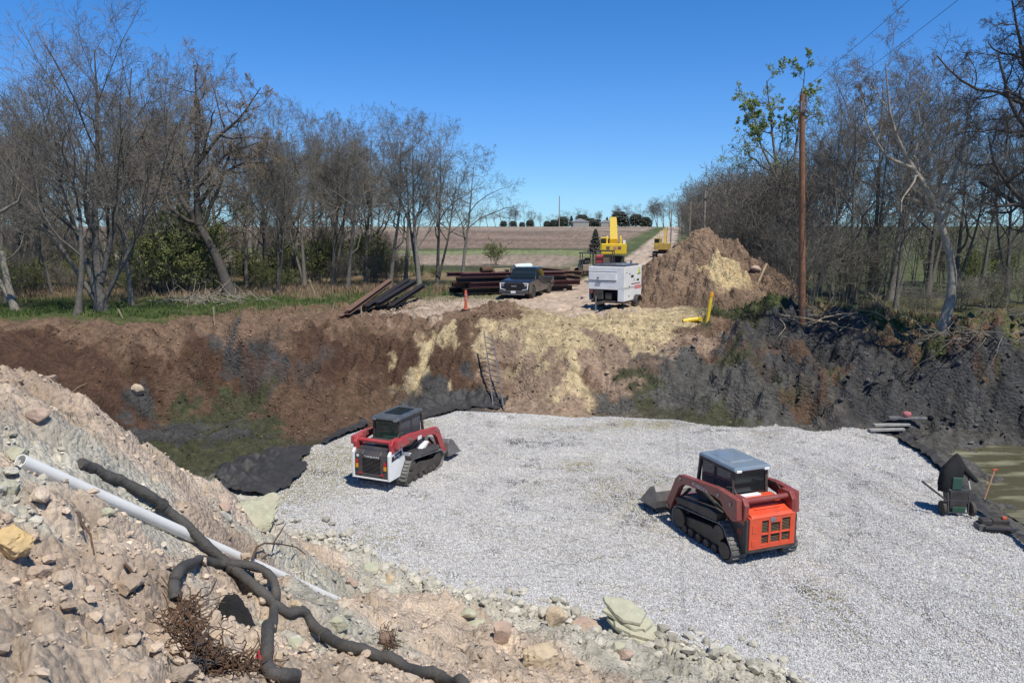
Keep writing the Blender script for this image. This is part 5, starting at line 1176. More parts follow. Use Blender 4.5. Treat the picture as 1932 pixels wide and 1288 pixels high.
rock(1370, 1232, 30, 22, M_ROCKG, 'green shale lump near the gravel at the bottom of the heap', 21, .8)
rock(1105, 1185, 58, 30, M_ROCKP, 'flat pinkish clod left of the layered slab', 22, .8, .2)
rock(1320, 505, 30, 14, M_ROCKT, 'pale flat rock perched on top of the dirt pile shoulder', 23, .6) if False else None
rock(205, 970, 30, 20, M_ROCKG, 'small green stone under the white pipe', 25, .8)
rock(330, 1190, 18, 16, M_ROCKG, 'tiny pale green stone at the top of the root fibres', 26, .9)
rock(560, 1145, 26, 22, M_ROCKT, 'pale tan stone right of the black hose crossing', 27, .8)
# layered slab: four thin plates stacked
p = hit(1196, 1192); k = pxm(p); sl = empty('layered_slab', p, R(-20), 'layered grey green slab of stacked plates tilted on the gravel edge', 'rock')
sl.rotation_euler = (R(10), R(17), R(-24))
rngs = np.random.default_rng(14)
P, F = rock_mesh(77, (1.05, .7, .34), 14, 4); o = mesh_np('base_block', P, [F], M_ROCKG, sl, smooth=True, sharp=25); o.location = (.02, -.02, 0)
for i in range(4):
    n_ = 9; a_ = np.sort(rngs.uniform(0, math.tau, n_) * .25 + np.arange(n_) * math.tau / n_ * .97); rr_ = rngs.uniform(.78, 1.08, n_); w_, d_ = .58 - .03 * i, .40 - .035 * i
    lo = [(w_ * r_ * math.cos(t), d_ * r_ * math.sin(t), 0) for r_, t in zip(rr_, a_)]; hi = [(x_ * rngs.uniform(.93, 1.0), y_ * rngs.uniform(.93, 1.0), .052 + rngs.uniform(-.010, .010)) for x_, y_, _ in lo]
    q = MB(); q.loft([lo, hi]); o = q.build('plate', M_ROCKG, sl, bevel=.006); o.location = (-.09 * i + .03 * (i % 2), .03 * i, .10 + i * .06); o.rotation_euler = (0, 0, .10 * (i % 3) - .1)

def scatter(name, seeds, n, region, size, m, zoff=.25, seed=0, colvar=.15, sub=1, cuts=6, colname=None, small=.35, colk=1.0):
    """crumbs of earth: many small faceted lumps joined in one mesh"""
    rng = np.random.default_rng(seed); P = region(rng, n); n = len(P)
    z = H(P[:, 0], P[:, 1]); V, Fc, Cc, k = [], [], [], 0
    colr = soil_colour(P[:, 0], P[:, 1]) if colname is None else np.tile(np.array(SOIL[colname]), (n, 1))
    colr = colr * colk
    base = [rock_mesh(seed * 100 + i, (1, .8, .62), cuts, sub) for i in range(seeds)]
    which = rng.integers(0, seeds, n); s = size[0] * (size[1] / size[0]) ** (rng.random(n) ** (1 / small)); 
    for b in range(seeds):
        i = np.where(which == b)[0]; Bp, Bf = base[b]; a = rng.uniform(0, 6.28, len(i)); t = rng.normal(0, .5, len(i))
        ca, sa, ct, st = np.cos(a), np.sin(a), np.cos(t), np.sin(t)
        q = Bp[None] * s[i][:, None, None]
        y1 = q[..., 1] * ct[:, None] - q[..., 2] * st[:, None]; z1 = q[..., 1] * st[:, None] + q[..., 2] * ct[:, None]
        X = q[..., 0] * ca[:, None] - y1 * sa[:, None] + P[i, 0][:, None]; Y = q[..., 0] * sa[:, None] + y1 * ca[:, None] + P[i, 1][:, None]; Z = z1 + (z[i] + s[i] * zoff)[:, None]
        V.append(np.stack([X, Y, Z], -1).reshape(-1, 3)); nb = len(Bp)
        Fc.append((np.arange(len(i))[:, None, None] * nb + Bf[None]).reshape(-1, 3) + k); k += len(i) * nb
        cc_ = np.repeat(colr[i] * (1 + rng.normal(0, colvar, (len(i), 1))), nb, 0); Cc.append(cc_)
    return kind(mesh_np(name, np.concatenate(V), [np.concatenate(Fc)], m, smooth=False, col=np.clip(np.concatenate(Cc), .01, .8)), 'stuff')
def reg_heap(rng, n):
    r = 2.6 * (20 / 2.6) ** rng.random(n * 2); t = R(-46) + R(92) * rng.random(n * 2); P = np.stack([r * np.sin(t), r * np.cos(t)], 1)
    P = P[poly_dist(P[:, 0], P[:, 1], HEAP_POLY) > -.12]
    c = fbm(P[:, 0] * .8, P[:, 1] * .8, 3, 411); P = P[(c > -.1) | (rng.random(len(P)) < .35)]
    return P[:n]
def reg_blobs(blobs):
    def f(rng, n):
        out = []
        for px, py, rx, ry, w in blobs:
            c = hit(px, py); q = rng.normal(0, .5, (int(n * w), 2)); out.append(np.stack([c.x + q[:, 0] * rx, c.y + q[:, 1] * ry], 1))
        P = np.concatenate(out); return P[poly_dist(P[:, 0], P[:, 1], GRAVEL_POLY) < -.1]
    return f
def reg_toe(rng, n):                       # stones along the foot of the heap
    L = np.array([un(*a) for a in ((495,955,.1),(530,985,.1),(620,1012,.1),(700,1065,.1),(790,1098,.1),(870,1128,.1),(980,1142,.1),(1100,1160,.1),(1250,1205,.1),(1400,1245,.1),(1545,1288,.05))])
    t = rng.random(n) * (len(L) - 1.001); i = t.astype(int); f = (t - i)[:, None]; return L[i] * (1 - f) + L[i + 1] * f + np.stack([rng.normal(-.15, .28, n), rng.normal(-.25, .45, n)], 1)
M_CLOD = mat('clay_clod', (1, 1, 1), .95, 0, .15, 20, .6, 60, attr='Col', spec=.2)
scatter('clay_clods', 8, 6500, reg_heap, (.02, .12), M_CLOD, seed=1, sub=1, small=.35)
scatter('clay_lumps', 8, 260, reg_heap, (.10, .26), M_CLOD, seed=15, sub=3, small=.45, cuts=11)
scatter('clay_crumbs', 4, 7500, reg_heap, (.018, .055), M_CLOD, seed=5, sub=1, cuts=5, colvar=.2, small=.5)
scatter('shale_chips', 6, 1000, reg_toe, (.05, .30), M_CLOD, seed=2, colname='shale', colvar=.16, small=.35)
scatter('earth_clods', 6, 2600, reg_blobs([(560,800,6,3,.2),(400,790,5,2.5,.1),(500,745,6,1.5,.12),(640,810,3,1.5,.1),(300,720,3,2,.08),(650,630,8,1.5,.12),(300,632,9,1.2,.14),(80,632,6,1.2,.1),(450,690,6,2,.1)]), (.03, .15), M_CLOD, seed=3, colvar=.25, small=.35, colk=1.5)
scatter('tan_clods', 6, 1900, reg_blobs([(1050,640,5,3,.3),(1200,640,4,2.5,.25),(1060,720,2,2,.1),(950,592,1.6,1.0,.22),(1300,650,2,2,.12),(980,720,2,2,.1),(1100,765,3,.8,.1)]), (.03, .15), M_CLOD, seed=4, colvar=.2, small=.35, colk=1.1)
scatter('mud_clods', 6, 1300, reg_blobs([(1450,640,5,2,.2),(1560,650,4,2,.15),(1640,700,4,2.5,.15),(1760,720,3,2.5,.15),(1880,760,4,2,.15),(1300,720,5,2,.1),(1500,740,4,2,.1)]), (.05, .26), M_CLOD, seed=6, colvar=.25, small=.35, colk=1.25)
def reg_pile(rng, n):
    c = at(1335, 45.5); return np.stack([c[0] + rng.normal(0, 2.6, n), c[1] + rng.normal(-2.4, 1.0, n)], 1)

# ---- the stone of the pad itself: loose pieces
def gravel_stones(n=190000):
    rng = np.random.default_rng(7); r = 10.5 * (33 / 10.5) ** rng.random(n * 3); t = R(-36) + R(74) * rng.random(n * 3); P = np.stack([r * np.sin(t), r * np.cos(t)], 1)
    P = P[(poly_dist(P[:, 0], P[:, 1], GRAVEL_POLY) > -.12 + .1 * rng.random(len(P)))][:n]
    z = H(P[:, 0], P[:, 1]) + .006
    me = bpy.data.meshes.new('gravel_stones'); me.vertices.add(len(P)); me.vertices.foreach_set('co', np.stack([P[:, 0], P[:, 1], z], 1).astype(np.float32).ravel())
    o = bpy.data.objects.new('gravel_stones', me); COL.objects.link(o); kind(o, 'stuff')
    m = mat('loose_stone', (.50, .50, .505), .9, 0, .1, 3, spec=.3, rand=.34); me.materials.append(m)
    g = bpy.data.node_groups.new('stones', 'GeometryNodeTree'); g.interface.new_socket('Geometry', in_out='INPUT', socket_type='NodeSocketGeometry'); g.interface.new_socket('Geometry', in_out='OUTPUT', socket_type='NodeSocketGeometry')
    N, Lk = g.nodes, g.links; gi = N.new('NodeGroupInput'); go = N.new('NodeGroupOutput')
    ico = N.new('GeometryNodeMeshIcoSphere'); ico.inputs['Radius'].default_value = 1.0; ico.inputs['Subdivisions'].default_value = 1
    sp = N.new('GeometryNodeSetPosition'); nz = N.new('ShaderNodeTexNoise'); nz.inputs['Scale'].default_value = 1.3
    sub = N.new('ShaderNodeVectorMath'); sub.operation = 'SUBTRACT'; sub.inputs[1].default_value = (.5, .5, .5); Lk.new(nz.outputs['Color'], sub.inputs[0])
    Lk.new(ico.outputs['Mesh'], sp.inputs['Geometry']); Lk.new(sub.outputs[0], sp.inputs['Offset'])
    ip = N.new('GeometryNodeInstanceOnPoints'); Lk.new(gi.outputs[0], ip.inputs['Points']); Lk.new(sp.outputs[0], ip.inputs['Instance'])
    rr = N.new('FunctionNodeRandomValue'); rr.data_type = 'FLOAT_VECTOR'; rr.inputs[1].default_value = (6.28, 6.28, 6.28); Lk.new(rr.outputs[0], ip.inputs['Rotation'])
    rs = N.new('FunctionNodeRandomValue'); rs.data_type = 'FLOAT_VECTOR'; rs.inputs[0].default_value = (.010, .008, .007); rs.inputs[1].default_value = (.027, .023, .018); rs.inputs['Seed'].default_value = 5; Lk.new(rs.outputs[0], ip.inputs['Scale'])
    sm = N.new('GeometryNodeSetMaterial'); sm.inputs['Material'].default_value = m; Lk.new(ip.outputs[0], sm.inputs['Geometry']); Lk.new(sm.outputs[0], go.inputs[0])
    md = o.modifiers.new('stones', 'NODES'); md.node_group = g
gravel_stones()

# ================================================================ black fabric, pond
M_FABRIC = mat('black_geotextile', (.026, .026, .027), .62, 0, .3, 3, .4, 60, dirt=.25, dirtcol=(.12, .105, .09)); M_CLOTH = mat('black_cloth', (.012, .012, .013), .9, 0, .3, 6, .5, 40)
def drape(name, polypx, label, off, fold, ang, step=.05, m=M_FABRIC, freq=9.0, seed=0, z0=.05):
    poly = [un(px, py, z0) for px, py in polypx]; A = np.array(poly); x0, y0 = A.min(0) - .2; x1, y1 = A.max(0) + .2
    X, Y = np.meshgrid(np.arange(x0, x1, step), np.arange(y0, y1, step)); x, y = X.ravel(), Y.ravel()
    d = poly_dist(x + .15 * fbm(x * 1.5, y * 1.5, 3, seed), y + .15 * fbm(x * 1.5, y * 1.5, 3, seed + 3), poly); c, s = math.cos(ang), math.sin(ang)
    u = x * c + y * s; v = -x * s + y * c; ph = u * freq + 3.5 * fbm(u * .5, v * .25, 3, seed + 5)
    rip = fold * (np.maximum(np.sin(ph), -.2) ** 1 + .45 * np.sin(ph * 2.3 + 2)) * (.4 + .9 * (fbm(x * .6, y * .6, 3, seed + 9) + .5))
    z = H(x, y) + off + rip + .10 * np.maximum(fbm(x * .5, y * .5, 3, seed + 1), 0)
    idx = np.arange(len(x)).reshape(X.shape); Q = np.stack([idx[:-1, :-1], idx[:-1, 1:], idx[1:, 1:], idx[1:, :-1]], -1).reshape(-1, 4); Q = Q[(d[Q] > 0).all(1)]
    w, inv = np.unique(Q, return_inverse=True); o = mesh_np(name, np.stack([x, y, z], 1)[w], [inv.reshape(Q.shape)], m, smooth=True)
    return tag(o, label, 'fabric sheet')
drape('fabric_sheet', [(398,905),(440,882),(500,860),(556,846),(590,848),(570,872),(584,884),(560,905),(520,928),(495,940),(440,936),(415,922)], 'crumpled black fabric sheet spilling from under the gravel below the clay heap', .10, .085, R(62), freq=6, seed=3, step=.045)
drape('fabric_sheet', [(600,838),(640,815),(690,797),(700,803),(660,824),(615,842)], 'narrow black fabric strip at the gravel edge left of the red loader', .10, .04, R(40), seed=6)
drape('fabric_sheet', [(700,799),(760,776),(830,764),(880,759),(930,764),(958,765),(956,772),(940,777),(900,772),(840,778),(790,793),(740,804)], 'black fabric sheet showing along the far gravel edge behind the red loader', .06, .03, R(10), seed=9)
drape('silt_fabric', [(1690,818),(1712,822),(1745,845),(1785,880),(1812,905),(1850,945),(1885,972),(1960,1035),(1960,1052),(1880,990),(1838,955),(1800,917),(1770,888),(1735,858),(1700,832)], 'black fabric strip edging the gravel on the pond side', .16, .05, R(-45), seed=12)

def water_mat():
    m = bpy.data.materials.new('murky_water'); m.use_nodes = True; n, l = m.node_tree.nodes, m.node_tree.links; b = n['Principled BSDF']
    tc = n.new('ShaderNodeTexCoord'); mp = n.new('ShaderNodeMapping'); mp.inputs['Scale'].default_value = (.5, 1.7, 1); l.new(tc.outputs['Object'], mp.inputs[0])
    nz = n.new('ShaderNodeTexNoise'); nz.inputs['Scale'].default_value = 1.1; nz.inputs['Detail'].default_value = 8; l.new(mp.outputs[0], nz.inputs['Vector'])
    cr = n.new('ShaderNodeValToRGB'); e = cr.color_ramp.elements; e[0].position = .50; e[0].color = (.085, .08, .045, 1); e[1].position = .66; e[1].color = (.27, .265, .18, 1); l.new(nz.outputs[0], cr.inputs[0]); l.new(cr.outputs[0], b.inputs['Base Color'])
    b.inputs['Roughness'].default_value = .10
    n2 = n.new('ShaderNodeTexNoise'); n2.inputs['Scale'].default_value = 7; l.new(mp.outputs[0], n2.inputs['Vector']); bp = n.new('ShaderNodeBump'); bp.inputs['Strength'].default_value = .12; bp.inputs['Distance'].default_value = .05; l.new(n2.outputs[0], bp.inputs['Height']); l.new(bp.outputs[0], b.inputs['Normal'])
    return m
q = MB(); q.add([(13.5,15.5,-.22),(30,15.5,-.22),(30,29,-.22),(13.5,29,-.22)], [(0,1,2,3)]); kind(q.build('pond', water_mat()), 'structure')

# ================================================================ pipe, hoses, roots on the heap
M_PVC = mat('white_pvc', (.80,.80,.77), .35, 0, .05, 3, dirt=.22, dirtcol=(.45,.38,.31)); M_HOSE = mat('muddy_black_hose', (.035,.035,.034), .75, 0, .3, 8, .7, 30, dirt=.5, dirtcol=(.17,.155,.14)); M_ROOT = mat('root', (.10,.058,.034), .9, 0, .3, 10); M_WOOD = mat('weathered_wood', (.38,.30,.20), .85, 0, .25, 6, .4, 20); M_WIRE = mat('dark_strand', (.05,.05,.055), .6, 0, .2, 10)
r = .062; A0, B0_ = Vector(PIPE[0]) + Vector((0, 0, r + .01)), Vector(PIPE[1]) + Vector((0, 0, r * .5))
mb = MB(); d = (B0_ - A0).normalized(); n1 = d.cross(Vector((0, 0, 1))).normalized(); n2 = n1.cross(d); rings = []
for pt, rr in ((A0 + d * .02, r * .86), (A0, r * .86), (A0, r), (A0.lerp(B0_, .33), r), (A0.lerp(B0_, .66), r), (B0_, r), (B0_, r * .86)): rings.append([pt + (n1 * math.cos(t) + n2 * math.sin(t)) * rr for t in np.linspace(0, math.tau, 20, endpoint=False)])
mb.loft(rings, cap=False); pp = mb.build('plastic_pipe', M_PVC, smooth=40); tag(pp, 'long white plastic pipe lying slantwise on the clay heap', 'pipe')
def hose(name, pxs, rad, m, label, cat='hose', lift=.8, ribs=0, n=10, taper=1.0, heights=None):
    pts = []
    for i, (px, py) in enumerate(pxs):
        p = hit(px, py); p.z += rad * lift + (heights[i] if heights else 0); pts.append(p)
    # Catmull-Rom through the surveyed points
    out = []; E = [pts[0] * 2 - pts[1]] + pts + [pts[-1] * 2 - pts[-2]]
    for i in range(1, len(E) - 2):
        for t in np.linspace(0, 1, 9)[:-1]:
            p0, p1, p2, p3 = E[i - 1:i + 3]; out.append(.5 * ((2 * p1) + (p2 - p0) * t + (2 * p0 - 5 * p1 + 4 * p2 - p3) * t * t + (3 * p1 - p0 - 3 * p2 + p3) * t ** 3))
    out.append(pts[-1]); N = len(out); hz = H([q_.x for q_ in out], [q_.y for q_ in out])
    for q_, z_ in zip(out, hz): q_.z = max(q_.z, float(z_) + rad * .7)
    for _ in range(2):
        for i in range(1, N - 1): out[i].z = max(out[i].z, .5 * out[i].z + .25 * (out[i - 1].z + out[i + 1].z))
    rd = [rad * (1 + (taper - 1) * i / N) * (1 + .05 * math.sin(i * 1.9) + .05 * math.sin(i * .7)) for i in range(N)]
    q = MB(); q.tube(out, rd, n); o = q.build(name, m, smooth=50); tag(o, label, cat)
    if ribs:
        for i in range(ribs, N - 2, ribs):
            c, d = out[i], (out[i + 1] - out[i]).normalized(); q = MB(); q.cyl(c - d * .03, c + d * .03, rd[i] * 1.22, n=12); q.build('coupling', m, o, smooth=40)
    return o
hose('black_hose', [(152,882),(190,900),(240,925),(290,965),(322,1000),(356,1022),(392,1045),(440,1078),(490,1120),(540,1162),(590,1190),(640,1222),(700,1240),(760,1265),(830,1287),(880,1310)], .058, M_HOSE, 'thick muddy black hose running the whole length of the heap over the white pipe', ribs=28, heights=[0,0,.03,.12,.17,.14,.05,0,.0,0,0,0,0,0,0,0])
hose('black_hose', [(332,1138),(330,1112),(345,1085),(372,1072),(410,1072),(450,1078),(485,1090),(512,1112),(522,1145),(518,1185),(508,1225),(503,1262),(515,1280),(560,1284)], .050, M_HOSE, 'black hose bent in a loop that crosses over the long muddy hose', heights=[.0,.02,.03,.02,.02,.05,.09,.12,.13,.08,.04,.0,0,0])
def fibres(name, pxs, n, spread, ln, m, label, cat, seed, r=.006):
    rng = np.random.default_rng(seed); C = [hit(*q) for q in pxs]; N = n; k = rng.random(N) * (len(C) - 1.001); i = k.astype(int); f = (k - i)
    P0 = np.array([C[a].lerp(C[a + 1], b_)[:] for a, b_ in zip(i, f)]) + rng.normal(0, spread, (N, 3)) * np.array([1, 1, .25]) + np.array([0, 0, .03])
    T = np.array([(C[a + 1] - C[a]).normalized()[:] for a in i]); D = T * rng.choice([-1, 1], (N, 1)) + rng.normal(0, .6, (N, 3)); D[:, 2] *= .35; D /= np.linalg.norm(D, axis=1, keepdims=True)
    pts = polyl(rng, P0, D, ln * rng.uniform(.5, 1.3, N), 7, .38, -.03); g = H(pts[..., 0].ravel(), pts[..., 1].ravel()).reshape(pts.shape[:2]); pts[..., 2] = np.maximum(pts[..., 2], g + .01)
    V, Q = tubes(pts, np.full((N, 7), r) * np.linspace(1, .5, 7)[None], 4); return tag(mesh_np(name, V, [Q], m, smooth=True), label, cat)
fibres('root_mass', [(350,1140),(345,1180),(365,1215),(390,1245),(430,1262),(490,1260)], 300, .05, .26, M_ROOT, 'mass of thin brown roots hanging below the hose loop', 'roots', 1)
fibres('wire_bundle', [(350,1262),(385,1250),(415,1256)], 46, .018, .26, M_WIRE, 'bundle of dark grey strands at the foot of the root mass', 'wire', 2, .006)
fibres('root_clump', [(722,1195),(732,1212),(742,1225)], 90, .05, .16, M_ROOT, 'small round dark root clump on the clay above the lower hose end', 'roots', 3)
P, F = rock_mesh(90, (.2, .18, .17), 8, 2); p = hit(730, 1212); o = mesh_np('root_ball', P, [F], M_ROCKD, smooth=True); o.location = p + Vector((0, 0, .06)); tag(o, 'dark earth ball inside the small round root clump', 'earth clod')
def rag(px, py, w, label, seed, m=M_CLOTH):
    p = hit(px, py); rng = np.random.default_rng(seed); n = 34; X, Y = np.meshgrid(np.linspace(-1, 1, n), np.linspace(-1, 1, n)); x, y = X.ravel() * w, Y.ravel() * w * .8
    rr = np.hypot(X, Y).ravel() * (1 + .4 * fbm(X.ravel() * 2, Y.ravel() * 2, 2, seed)); wx, wy = p.x + x, p.y + y
    z = H(wx, wy) + .03 + w * (1.25 * np.clip(ridge(x / w * .9, y / w * .9, 3, seed) + .45, 0, 1)) * np.clip(1.1 - rr, 0, 1); idx = np.arange(n * n).reshape(n, n); Q = np.stack([idx[:-1, :-1], idx[:-1, 1:], idx[1:, 1:], idx[1:, :-1]], -1).reshape(-1, 4); Q = Q[(rr[Q] < 1).all(1)]
    return tag(mesh_np('rag', np.stack([wx, wy, z], 1), [Q], m, smooth=True), label, 'rag')
rag(462, 1182, .24, 'crumpled black rag lying inside the hose loop', 7)
M_REDCL = mat('red_scrap', (.5,.03,.05), .7, 0, .2, 8); rag(492, 1247, .045, 'small red scrap beside the vertical run of hose', 9, M_REDCL)
def twig(pxs, r, label, lift, branch=(), m=M_ROOT, cat='twig'):
    pts = [hit(px, py) + Vector((0, 0, l)) for (px, py), l in zip(pxs, lift)]; q = MB(); q.tube(pts, [r * (1 - .6 * i / len(pts)) for i in range(len(pts))], 6)
    for bpx, bl in branch: q.tube([hit(a_, b__) + Vector((0, 0, l_)) for (a_, b__), l_ in zip(bpx, bl)], [r * .7] * (len(bpx) - 1) + [r * .3], 5)
    return tag(q.build('twig', m, smooth=60), label, cat)
twig([(476,1072),(486,1058),(500,1053),(530,1050),(560,1049),(577,1056)], .016, 'bent brown twig lying over the white pipe', [.1,.2,.22,.2,.16,.1], [([(516,1052),(532,1036),(542,1024)], [.21,.3,.36])])
twig([(150,975),(155,1000),(172,1020),(178,1050)], .012, 'thin dry twig on the bare clay left of the hoses', [.04,.06,.05,.02])
twig([(130,745),(150,735),(165,732)], .012, 'thin pale twig sticking up from the crest of the heap', [.02,.12,.2], m=M_WOOD)
twig([(236,1075),(250,1092),(256,1108),(250,1125)], .012, 'short forked twig on the clay left of the hose loop', [.05,.06,.04,.02])

# ================================================================ ladder on the bank
M_ALU = mat('dull_aluminium', (.10,.105,.125), .45, .6, .15, 5, dirt=.3)
L0 = Vector((*un(931, 768, .15), .15)); R0 = Vector((*un(951, 772, .15), .15)); x, y = at(913, 32.3, 2.9); LT = Vector((x, y, ztop(625, 32.3))); x, y = at(929, 32.3, 2.9); RT = Vector((x, y, ztop(632, 32.3)))
e = empty('ladder', L0, 0, 'metal ladder leaning on the earth bank at the far gravel edge', 'ladder')
for p0, p1 in ((L0, LT), (R0, RT)): q = MB(); q.bar(p0 - L0 - (p1 - p0) * .02, p1 - L0, .045, .09, (0, -1, 0)); q.build('rail', M_ALU, e)
for k in range(13): t = .05 + k * .073; q = MB(); q.cyl(L0.lerp(LT, t) - L0, R0.lerp(RT, t) - L0, .02, n=8); q.build('rung', M_ALU, e)

# ================================================================ poles and wires
M_POLE = mat('brown_pole', (.23,.11,.058), .85, 0, .25, 5, .4, 16); M_POLEG = mat('grey_pole', (.30,.25,.20), .85, 0, .2, 5); M_LINE = mat('wire_black', (.03,.03,.03), .5)
def pole(px, py, D, top, r0, r1, label, m, arm=True, tilt=0.0):
    if py: p = hit(px, py); x, y, z = p.x, p.y, p.z; D = y
    else: x, y = at(px, D); z = h1(x, y)
    zt = ztop(top, D); e = empty('utility_pole', (x, y, z), 0, label, 'utility pole'); e.rotation_euler = (0, tilt, 0); q = MB(); q.tube([(0, 0, -.3), (0, 0, (zt - z) * .5), (0, 0, zt - z)], [r0, (r0 + r1) / 2, r1], 14); q.build('shaft', m, e, smooth=40)
    if arm:
        h = zt - z; q = MB(); q.cyl((0, 0, h), (0, 0, h + .18), .035, n=8); q.cyl((0, 0, h + .12), (0, 0, h + .28), .06, .04, n=10); q.build('insulator', M_BLUEG, e, smooth=40)
        q = MB(); q.cyl((.16, -.10, h - .55), (.16, -.10, h - .05), .05, n=10); q.cyl((-.10, -.14, h - .75), (-.10, -.14, h - .3), .045, n=10); q.build('fuse', M_BLUEG, e, smooth=40)
        q = MB(); q.box((.0, -.14, h - .75), (.34, .08, .1)); q.box((.16, 0, h - 1.0), (.12, .12, .16)); q.build('bracket', M_BLACK, e)
    return Vector((x + math.sin(tilt) * (zt - z), y, zt))
P1 = pole(1513, 604, 0, 178, .165, .115, 'tall brown wooden pole standing at the edge of the black bank', M_POLE, tilt=-R(3.3))
P2 = pole(1325, 0, 74, 360, .15, .11, 'second wooden pole along the road, its foot behind the dirt pile', M_POLEG)
P3 = pole(1299, 0, 100, 380, .15, .11, 'third wooden pole along the road, thin and pale before the brush', M_POLEG, False)
P4 = pole(1281, 0, 130, 396, .15, .11, 'fourth pole down the road near the skyline', M_POLEG, False)
pole(1265, 0, 170, 396, .15, .11, 'last thin pole where the road meets the skyline', M_POLEG, False)
def wire(a, b, sag, label, r=.007):
    pts = [a.lerp(b, t) - Vector((0, 0, sag * 4 * t * (1 - t))) for t in np.linspace(0, 1, 25)]; q = MB(); q.tube(pts, r, 5); tag(q.build('power_line', M_LINE), label, 'power line')
d1 = Vector(ray(1695, 0)); P0 = Vector((0, 0, CAM_Z)) + d1 * (20.0 / d1.y); far0 = P1 + Vector((0, 0, .2)); wire(far0, far0 + (P0 - far0) * 2.3, .25, 'upper power line running from the brown pole out over the trees', .007)
d2 = Vector(ray(1785, 0)); P0b = Vector((0, 0, CAM_Z)) + d2 * (20.0 / d2.y); far1 = P1 + Vector((.1, 0, -.95)); wire(far1, far1 + (P0b - far1) * 2.3, .25, 'lower power line slanting past the bare trees at the upper corner', .007)
wire(P1 + Vector((0, 0, .2)), P2 + Vector((0, 0, .2)), .8, 'power line from the brown pole to the second pole'); wire(P2, P3, .5, 'power line between the second and third poles'); wire(P3, P4, .5, 'power line between the third and fourth poles')
x, y = at(1055, 420, 8); q = MB(); q.tube([(x, y, h1(x, y)), (x, y, ztop(370, 420))], [.30, .22], 8); tag(q.build('radio_mast', M_POLEG), 'thin tall mast on the far skyline', 'mast')
# far farm buildings
M_GREYROOF = mat('grey_roof', (.30,.30,.31), .7, 0, .1, 3); M_PALEWALL = mat('pale_wall', (.32,.30,.28), .8, 0, .1, 3)
def farm(px, D, w, h, label, wallm):
    x, y = at(px, D, 8); e = empty('farm_shed', (x, y, h1(x, y)), R(8), label, 'building'); q = MB(); q.box((0, 0, h * .3), (w, w * .7, h * .6)); q.build('wall', wallm, e); q = MB(); q.prism([(-w*.55, h*.6), (0, h), (w*.55, h*.6)], -w * .38, w * .38, 'y'); q.build('roof', M_GREYROOF, e)
farm(1094, 425, 9, 4.5, 'grey roofed shed among the trees on the far skyline', M_PALEWALL); farm(1142, 430, 6, 4, 'small pale shed by the evergreens on the far skyline', M_PALEWALL)

# ================================================================ stacked steel beams
M_BEAM = mat('maroon_beam', (.11,.04,.046), .6, .1, .3, 3, dirt=.25, dirtcol=(.20,.13,.10)); M_BEAMK = mat('dark_beam', (.022,.02,.022), .6, .2, .3, 3, dirt=.2, dirtcol=(.12,.09,.08)); M_RUST = mat('rust_beam', (.15,.075,.045), .8, .1, .3, 3, dirt=.3)
def ibeam(a, b, h, w, m, label, group, roll=0):
    a, b = Vector(a), Vector(b); d = (b - a); L = d.length; e_ = MB(); t = .035
    e_.box((0, L / 2, h / 2 - t / 2), (w, L, t)); e_.box((0, L / 2, -h / 2 + t / 2), (w, L, t)); e_.box((0, L / 2, 0), (t, L, h - 2 * t - .004))
    o = e_.build('steel_beam', m); o.location = a; o.rotation_euler = d.to_track_quat('Y', 'Z').to_euler(); tag(o, label, 'steel beam', group); return o
ax, ay = at(868, 48.8); bx, by = at(1074, 54.5); za, zb = h1(ax, ay), h1(bx, by); G1 = 'steel beams stacked beside the pickup'
dv = Vector((bx - ax, by - ay, 0)).normalized(); nv = Vector((-dv.y, dv.x, 0))
lab = ['lowest dark beam of the long stack behind the pickup', 'second layer dark beam of the long stack behind the pickup', 'third layer maroon beam of the long stack behind the pickup', 'topmost maroon beam of the long stack behind the pickup']
for lvl, (cnt, hh, m) in enumerate(((3, .36, M_BEAMK), (3, .34, M_BEAM), (3, .30, M_BEAMK), (3, .26, M_BEAM))):
    zz = [.30, .68, 1.03, 1.35][lvl]
    for k in range(cnt):
        off = nv * (k * .62 - .3 + .08 * lvl) + dv * [0, .55, -.25][(k + lvl) % 3]; ln = [1.0, .94, 1.03, .9, .98][(k + 2 * lvl) % 5]
        A_ = Vector((ax, ay, za + zz + .1)) + off; B_ = Vector((bx, by, zb + zz - .12)) + off; ibeam(A_, A_.lerp(B_, ln), hh, .42, m if k != 1 else M_RUST, lab[lvl] + [', front one', ', behind the front one', ', at the back'][k], G1)
for k, t in enumerate((.06, .5, .95)):
    c = Vector((ax, ay, za)).lerp(Vector((bx, by, zb)), t); q = MB(); q.bar(c + Vector((0, -.5, .06)), c + nv * 1.6 + Vector((0, 0, .06)), .25, .16); tag(q.build('timber_block', M_WOOD), ['timber bearer under the near end of the long beam stack', 'timber bearer under the middle of the long beam stack', 'timber bearer under the far end of the long beam stack'][k], 'timber')
# things lying on the stack
c = Vector((ax, ay, za)).lerp(Vector((bx, by, zb)), .57) + nv * .3; M_SHEET = mat('pale_green_sheeting', (.62,.72,.66), .35, 0, .08, 3)
q = MB(); q.tube([c - dv * .72 + Vector((0, 0, 1.72)), c - dv * .3 + Vector((0, 0, 1.76)), c + dv * .7 + Vector((0, 0, 1.78))], [.26, .28, .26], 14); q.box(c + Vector((0, 0, 1.55)), (1.3, .6, .25), Matrix.Rotation(math.atan2(dv.y, dv.x), 3, 'Z')); tag(q.build('sheeting_roll', M_SHEET, smooth=40), 'pale green white roll of sheeting on top of the beam stack', 'roll')
c = Vector((ax, ay, za)).lerp(Vector((bx, by, zb)), .27) + nv * .4; q = MB(); q.tube([c + dv * -.6 + Vector((0, 0, 1.70)), c + dv * .25 + Vector((0, 0, 1.72))], .20, 12); tag(q.build('log', M_ROOT, smooth=40), 'short brown log lying on the beam stack', 'log')
